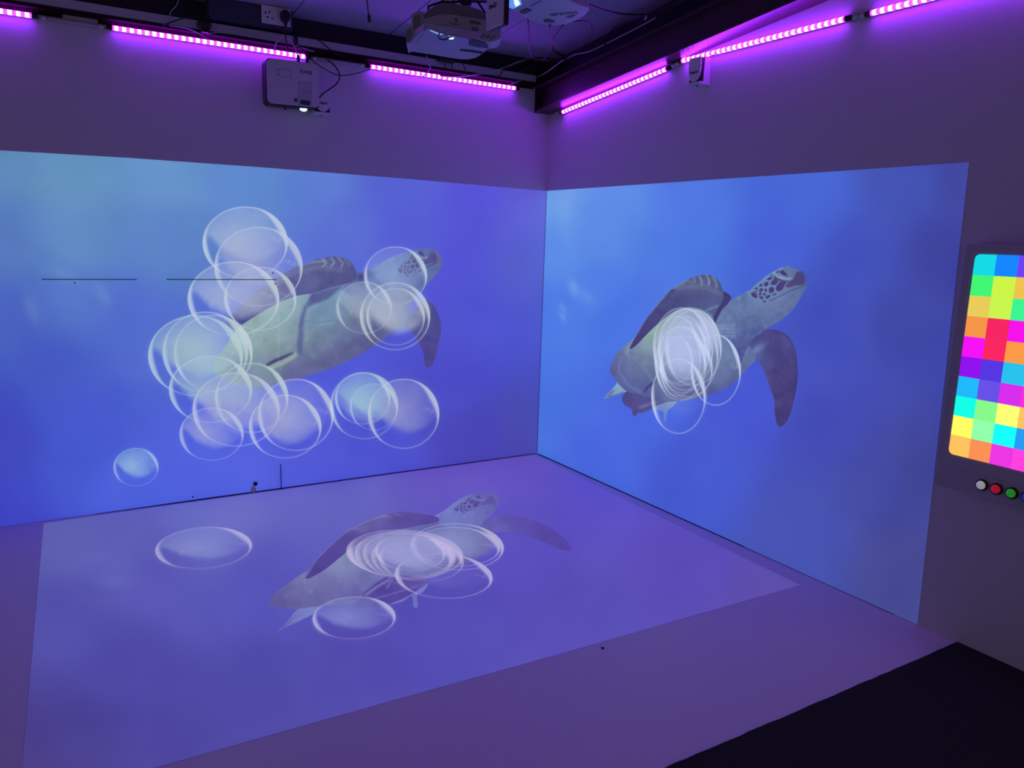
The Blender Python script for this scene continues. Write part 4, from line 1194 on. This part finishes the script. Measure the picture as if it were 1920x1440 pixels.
# second white projector, seen from below
Z2 = 2.40
e2 = empty('ceiling_projector', (-1.02, -1.55, Z2), 'white ceiling projector nearest the rafter, its pale underside seen from below', 'projector', 'white projectors under the ceiling')
und = [(951, 10), (970, 25), (990, 37), (1015, 45), (1040, 48.5), (1060, 46.5), (1080, 39), (1096, 30), (1104, 20), (1102, 15), (1090, 11), (1075, 5), (1058, -4), (1030, -22), (990, -34), (955, -24), (948, -5)]
prism('lower_casing', [tuple(at(p, 2, Z2)) for p in und], (0, 0, 0.05), M['cream'], e2, 0.005)
inner = np.array([at(p, 2, Z2) for p in und])
cen = inner.mean(0)
prism('upper_casing', [tuple(cen + (p - cen) * 0.8 + np.array([0, 0, 0.051])) for p in inner], (0, 0, 0.08), M['black'], e2, 0.005)
prism('rear_block', [tuple(at(p, 2, Z2 + 0.052)) for p in ((1062, -2), (1080, 6), (1096, 12), (1104, 14), (1104, -20), (1075, -25))], (0, 0, 0.12), M['black'], e2)
prism('lens_window', [tuple(at(p, 2, Z2 - 0.001)) for p in ((950, 8), (953, 11.5), (962, 15), (978, 7), (973, -8), (952, -8))], (0, 0, -0.004), emitter('lit_lens_window', (0.10, 0.28, 0.80), 1.0), e2)
prism('lens', [tuple(at(p, 2, Z2 - 0.006)) for p in ((963, -8), (964, 4), (967, 12), (975, 7), (971, 0), (969, -8))], (0, 0, -0.002), M['lens'], e2)
prism('sensor_recess', [tuple(at(p, 2, Z2 - 0.0008)) for p in ((974, 22), (981, 18), (988, 15.5), (997, 19), (985, 25), (979, 25))], (0, 0, -0.002), M['recess'], e2)
prism('seam', [tuple(at(p, 2, Z2 - 0.0008)) for p in ((995, 11), (1014, 1), (1014.5, 2), (996, 12))], (0, 0, -0.001), M['inkgrey'], e2)
prism('foot', [tuple(at(p, 2, Z2 - 0.001)) for p in ((1019, 38), (1026, 36.5), (1036, 38.5), (1040, 41), (1032, 42), (1022, 41))], (0, 0, -0.004), M['inkgrey'], e2)
a, b, c = at((1037, 31), 2, Z2 - 0.001), at((1078, 27), 2, Z2 - 0.001), at((1056, 18), 2, Z2)
rr = (b - a) / np.linalg.norm(b - a)
uu = np.cross((0, 0, -1), rr)
q = at((1057, 26), 2, Z2 - 0.001)
text('lettering', 'EPSON', q, rr, uu, 0.040, M['inkgrey'], e2, depth=0.0004, bold=0.0004)
prism('status_mark', [tuple(at(p, 2, Z2 - 0.001)) for p in ((1061, 33), (1072, 28.5), (1080, 28), (1070, 34))], (0, 0, -0.001), M['inkgrey'], e2)
tube('hanging_rod', [tuple(cen + np.array([0, 0, 0.13])), tuple(cen + np.array([0, 0, Z0 - KZ * cen[1] - Z2]))], 0.02, M['black'], e2)

# ------------------------------------------------------------------ colour light panel on the right wall
XP = -0.08
PY0 = -2.872
CW = 0.0727
NC, NRW = 8, 10
PZ1 = 1.468
PZ0 = PZ1 - CW * NRW
PY1 = PY0 - CW * NC
lp = empty('light_panel', (0, (PY0 + PY1) / 2, 1.05), 'wall panel of glowing coloured squares with push buttons below', 'light panel')
fr = [(XP - 0.001, y, z) for y, z in rrect(PY1 - 0.04, 0.612, PY0 + 0.040, 1.503, 0.006, 3)]
prism('housing', [(-0.0005, y, z) for _, y, z in fr], (XP + 0.0005, 0, 0), M['panel'], lp, 0.003)
cells = [['00d6e0', '0082fa', '6a3cf0'], ['3cf06e', 'c8f03c', 'e8be46'], ['e2c850', 'c4f046', '32f08c'], ['f0913c', 'f01e5a', 'f000e6'], ['f000f0', 'f51e5a', 'f5963c'],
         ['8c00e6', '5032dc', '1ebee6'], ['14b4f5', '644be1', 'd228e6'], ['00faE1', '82f582', 'fafa6e'], ['fafa5a', '8cfaa5', '00faf5'], ['fabe55', 'f58c4b', 'e632dc']]
extra = ['ff9646', '32e6c8', '32aaff', 'f03cc8', 'f0dc46', '5ae65a', '8c3cf0', 'f04646']
r3 = random.Random(5)
mats = {}
R_ = 0.018
for i in range(NRW):
    for j in range(NC):
        hx = cells[i][j] if j < 3 else (['9632f0', 'f0be46', '28e6e6', 'e632e6', 'c8e650', '28dce6', 'fa28d2', 'ffbe5a', '1e96f0', 'fa3cdc'][i] if j == 3 else r3.choice(extra))
        hx = hx.lower()
        if hx not in mats:
            cc = lin([int(hx[k:k + 2], 16) for k in (0, 2, 4)])
            mats[hx] = emitter('panel_light_' + hx, tuple(cc), 1.05, sample=False, base=(0.05, 0.05, 0.05))
        ya, yb = PY0 - CW * j, PY0 - CW * (j + 1)
        za, zb_ = PZ1 - CW * (i + 1), PZ1 - CW * i
        g = 0.00005
        corner = {(0, 0): 1, (0, NRW - 1): 2, (NC - 1, 0): 3, (NC - 1, NRW - 1): 4}.get((j, i))
        pts = [(ya - g, za + g), (ya - g, zb_ - g), (yb + g, zb_ - g), (yb + g, za + g)]
        if corner:
            k = {2: 0, 1: 1, 3: 2, 4: 3}[corner]
            cy, cz = pts[k]
            sy = -1 if k in (0, 1) else 1
            sz = 1 if k in (0, 3) else -1
            arc = []
            for s in range(7):
                a = math.radians(90 * s / 6)
                arc.append((cy + sy * R_ * (1 - math.sin(a)), cz + sz * R_ * (1 - math.cos(a))))
            if k in (0, 2):
                arc = arc if k == 0 else arc
            first = pts[(k - 1) % 4]
            d0 = abs(arc[0][0] - first[0]) + abs(arc[0][1] - first[1])
            d1 = abs(arc[-1][0] - first[0]) + abs(arc[-1][1] - first[1])
            same0 = abs(arc[0][0] - first[0]) < 1e-6 or abs(arc[0][1] - first[1]) < 1e-6
            same1 = abs(arc[-1][0] - first[0]) < 1e-6 or abs(arc[-1][1] - first[1]) < 1e-6
            if same1 and not same0 or (same0 and same1 and d1 < d0):
                arc.reverse()
            pts = pts[:k] + arc + pts[k + 1:]
        prism('light_cell', [(XP - 0.0005, y, z) for y, z in pts], (-0.002, 0, 0), mats[hx], lp)
prism('control_strip', [(XP - 0.0004, y, z) for y, z in rrect(PY1, 0.632, -2.916, 0.690, 0.004, 3)], (-0.0025, 0, 0), M['panel'], lp, 0.0012)
bcol = [((0.80, 0.80, 0.80), 0.25), ((0.70, 0.01, 0.04), 0.35), ((0.03, 0.50, 0.03), 0.30), ((0.02, 0.04, 0.55), 0.3), ((0.7, 0.55, 0.02), .3)]
for k, (cc, st) in enumerate(bcol):
    y, z = -3.006 - 0.0505 * k, 0.6585
    mt_ = emitter('button_light_%d' % k, cc, st, sample=False, base=cc)
    bt = tube('push_button', [(XP - 0.001, y, z), (XP - 0.010, y, z), (XP - 0.012, y, z)], [0.0205, 0.0205, 0.018], M['black'], lp, 20)
    bm = bmesh.new()
    bmesh.ops.create_uvsphere(bm, u_segments=20, v_segments=12, radius=1.0)
    bm.transform(Matrix.Translation((XP - 0.012, y, z)) @ Matrix.Diagonal((0.013, 0.0155, 0.0155, 1)))
    obj('button_cap', bm, mt_, bt, True)['label'] = ['white lit button cap', 'red lit button cap', 'green lit button cap', 'blue lit button cap', 'yellow lit button cap'][k]

# ------------------------------------------------------------------ cables
def cable(pts, plane, rad, mat, label, n=6, group=None):
    """pts: photo points; plane: (axis, value) or list of such per point"""
    pl_ = plane if isinstance(plane, list) else [plane] * len(pts)
    W = [at(p, *q) for p, q in zip(pts, pl_)]
    c = np.mean(W, axis=0)
    o = tube('cable', [tuple(q - c) for q in catmull(W, n)], rad, M[mat], None, 6)
    o.location = c
    return tag(o, label, 'cable', group)

L1 = (1, -0.10)
cable([(514, 96), (518, 81), (527, 72), (537, 71), (547, 78), (554, 92), (558, 105), (559.5, 112)], (1, -0.11), 0.0032, 'cablegrey', 'grey cable arching over into the top of the wall projector')
cable([(551, 70), (553, 76), (560, 87), (570, 97), (575, 108), (576, 114)], (1, -0.105), 0.0035, 'cable', 'black cable dropping from the trunking joint into the wall projector')
cable([(614, 112), (628, 124), (637, 141), (632, 156), (617, 168), (605, 176), (599, 184)], [(1, -.04), (1, -.06), (1, -.08), (1, -.09), (1, -.1), (1, -.1), (1, -.1)], 0.0035, 'cable', 'black cable looping out to the right of the wall projector')
cable([(576, 104), (590, 117), (610, 130), (630, 140), (650, 141), (675, 136), (694, 130)], (1, -0.06), 0.0022, 'cable', 'thin cable sagging between projector and the next light tube')
cable([(556, 61), (575, 67), (597, 75), (612, 87), (627, 99), (642, 106), (660, 114)], (1, -0.062), 0.003, 'cable', 'black cable lying across the trunking right of the socket')
cable([(336, -4), (331, 10), (322, 20), (318, 30), (320, 42)], (1, -0.06), 0.0022, 'cablegrey', 'thin grey cable hanging at the top left of the trunking')
cable([(305, 47), (320, 42), (345, 34), (370, 31), (392, 36), (398, 42)], (1, -0.07), 0.003, 'cable', 'black cable looping over the trunking into the adapter')
cable([(318, 48), (345, 52), (368, 60), (388, 72), (402, 76)], (1, -0.065), 0.002, 'cablegrey', 'thin grey cable sloping down to the second light tube')
cable([(392, 63), (410, 61), (440, 64), (490, 73), (540, 82), (590, 97)], (1, -0.058), 0.002, 'cablegrey', 'thin grey cable lying along the maroon rail')
ad = empty('power_adapter', tuple(at((384, 45), 1, -0.06)), 'black power adapter sitting on the trunking at left', 'adapter')
a, b = at((371, 38), 1, -0.085), at((397, 53), 1, -0.085)
box('adapter_body', (a[0], -0.085, b[2]), (b[0], -0.046, a[2]), M['black'], ad, 0.003)
a, b = at((378, 53), 1, -0.07), at((392, 62), 1, -0.07)
box('adapter_clip', (a[0], -0.075, b[2]), (b[0], -0.056, a[2]), M['black'], ad, 0.002)

usb = empty('hanging_lead', tuple(at((690, 20), 1, -0.5)), 'black lead with a plug hanging free from the ceiling', 'cable')
up_ = at((687, -6), 1, -0.5)
tube('lead_wire', catmull([(up_[0], up_[1], 2.655), tuple(up_), tuple(at((689, 10), 1, -0.5)), tuple(at((691, 28), 1, -0.5))], 6), 0.003, M['cable'], usb)
tube('lead_plug', [tuple(at(p, 1, -0.5)) for p in ((691, 26), (692, 32), (693, 43))], [0.0045, 0.0085, 0.0085], M['black'], usb)
box('plug_tip', np.array(at((693.5, 45), 1, -0.5)) - [0.006, 0.003, 0.010], np.array(at((693.5, 45), 1, -0.5)) + [0.006, 0.003, 0.010], M['trunk'], usb)

E1 = (1, -0.075)
for pts, lb in ((((800, 104), (803, 118), (807, 128), (799, 138), (792, 144)), 'leftmost thin cable below the white lettered projector'),
                (((829, 100), (833, 116), (834, 126), (833, 138)), 'second cable from the left below the white lettered projector'),
                (((843, 105), (847, 120), (848, 136)), 'third cable from the left below the white lettered projector'),
                (((862, 112), (868, 119), (874, 136)), 'rightmost short cable below the white lettered projector')):
    cable(pts, E1, 0.0028, 'cable' if 'left' not in lb[:8] else 'cablegrey', lb, group='short cables behind the projector')
plx = empty('cable_adapter', tuple(at((838, 113), 1, -0.08)), 'black cable adapter hanging over the trunking under the projector', 'adapter')
a, b = at((824, 106), 1, -0.09), at((854, 118), 1, -0.09)
box('adapter_body', (a[0], -0.09, b[2]), (b[0], -0.05, a[2]), M['black'], plx, 0.006)
cable([(825, 142), (852, 144), (883, 141), (912, 137), (943, 128), (969, 117), (993, 110)], [(1, -.058)] * 4 + [(1, -.07), (1, -.08), (1, -.09)], 0.0035, 'cablegrey', 'grey cable leaving the left trunking towards the corner')
cable([(958, 158), (972, 152), (991, 149), (1015, 141), (1034, 129), (1053, 115), (1077, 103), (1106, 96), (1140, 80), (1180, 60), (1230, 33)],
      [(1, -.06), (1, -.08), (0, -.125), (0, -.125), (0, -.126), (0, -.126), (0, -.126), (0, -.126), (0, -.1), (0, -.1), (0, -.1)], 0.003, 'cablegrey', 'pale grey cable climbing from the corner along the rafter')
E2 = (1, -0.9)
cable([(990, 36), (992, 62), (993, 90), (1000, 106), (1009, 115)], [(1, -1.38), (1, -1.2), (1, -.9), (1, -.5), (1, -.3)], 0.0045, 'cable', 'black cable hanging straight down left of the second white projector')
cable([(1031, 46), (1033, 68), (1035, 84), (1028, 103), (1016, 115)], [(1, -1.38), (1, -1.2), (1, -.9), (1, -.5), (1, -.3)], 0.0045, 'cable', 'black cable hanging from the middle of the second white projector')
cable([(1056, 46), (1045, 62), (1036, 77), (1037, 92), (1048, 102), (1062, 105)], [(1, -1.38), (1, -1.2), (1, -.9), (1, -.6), (1, -.4), (1, -.35)], 0.004, 'cable', 'black cable slanting under the second white projector')
cable([(1075, 39.5), (1096, 40), (1106, 44), (1111, 55), (1105, 72), (1090, 90), (1075, 100), (1060, 104), (1045, 97)], [(1, -1.4), (1, -1.3), (1, -1.2), (1, -1.1), (1, -.9), (1, -.6), (1, -.45), (1, -.35), (1, -.3)], 0.0035, 'cable', 'black cable making a wide loop right of the second white projector')
cable([(1103, 8), (1130, 18), (1160, 25), (1185, 27), (1208, 27)], [(1, -1.5), (1, -1.4), (1, -1.3), (1, -1.2), (0, -.11)], 0.004, 'cable', 'black cable running from the second white projector to the rafter')
cable([(1134, 84), (1140, 66), (1150, 54), (1172, 44), (1205, 31), (1250, 12), (1290, -4)], (0, -0.105), 0.006, 'cable', 'thick black cable bundle bent over the rafter top')
cable([(1148, 76), (1165, 66), (1185, 52), (1210, 37), (1255, 16), (1300, -6)], (0, -0.095), 0.005, 'cable', 'second black cable tied beside the bundle on the rafter')
tie = empty('cable_tie', tuple(at((1211, 33), 0, -0.11)), 'small pale cable tie round the bundle on the rafter', 'cable tie')
tube('tie_band', [tuple(at((1209, 37), 0, -0.113)), tuple(at((1213, 29), 0, -0.113))], 0.006, M['trunk'], tie)
cable([(935, 131), (965, 122), (990, 112), (1010, 108), (1030, 110), (1052, 113)], [(1, -.06), (1, -.1), (1, -.15), (1, -.18), (1, -.15), (0, -.12)], 0.004, 'cable', 'upper dark cable bundled in the corner behind the rafter')
cable([(970, 136), (990, 128), (1010, 121), (1032, 116), (1050, 113), (1075, 108)], [(1, -.06), (1, -.1), (1, -.12), (1, -.12), (0, -.13), (0, -.13)], 0.004, 'cable', 'lower dark cable bundled in the corner behind the rafter')
cable([(927, 152), (940, 138), (943, 128)], (1, -0.06), 0.0025, 'cable', 'short black cable crossing the trunking near the corner')
cable([(1349, 96), (1344, 100), (1322, 111), (1321, 120)], (0, -0.026), 0.002, 'cable', 'thin dark cable crossing the right light tube by the sensor')

# ------------------------------------------------------------------ small things
q = at((479, 907.5), 1, -0.018)
ds = empty('door_stop', (q[0], 0, q[2]), 'small black rubber door stop low on the left wall', 'door stop')
pts = [(q[0] + 0.0125 * math.cos(a), -0.010, q[2] + 0.0125 * math.sin(a)) for a in np.linspace(0, 2 * math.pi, 9)[:-1]]
prism('rubber_head', pts, (0, -0.010, 0), M['black'], ds, 0.001)
tube('stop_stem', [(q[0], -0.001, q[2]), (q[0], -0.011, q[2])], 0.006, M['black'], ds)
# shadow of the stop, shaped as a wall-coloured disc laid over the picture
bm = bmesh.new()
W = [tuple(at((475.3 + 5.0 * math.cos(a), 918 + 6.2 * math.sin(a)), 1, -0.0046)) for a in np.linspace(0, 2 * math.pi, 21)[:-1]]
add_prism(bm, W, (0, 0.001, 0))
obj('shadow_patch', bm, M['wall'], ds)

bm = bmesh.new()
W = [tuple(at(p, 2, 0.003)) for p in ((37, 1445), (37.5, 1432), (40, 1428), (42.5, 1431), (45, 1445))]
add_prism(bm, W, (0, 0, 0.002))
tag(obj('white_sliver', bm, M['sliver_white']), 'small white tape on the floor at the bottom left', 'sliver')  # flat white sliver lying just above the floor
bm = bmesh.new()
q = at((1130, 1216), 2, 0.0)
bmesh.ops.create_icosphere(bm, subdivisions=1, radius=1.0)
bm.transform(Matrix.Translation((q[0], q[1], 0.003)) @ Matrix.Diagonal((0.006, 0.006, 0.003, 1)))
tag(obj('crumb', bm, M['gap']), 'tiny dark crumb on the bare white floor', 'crumb')
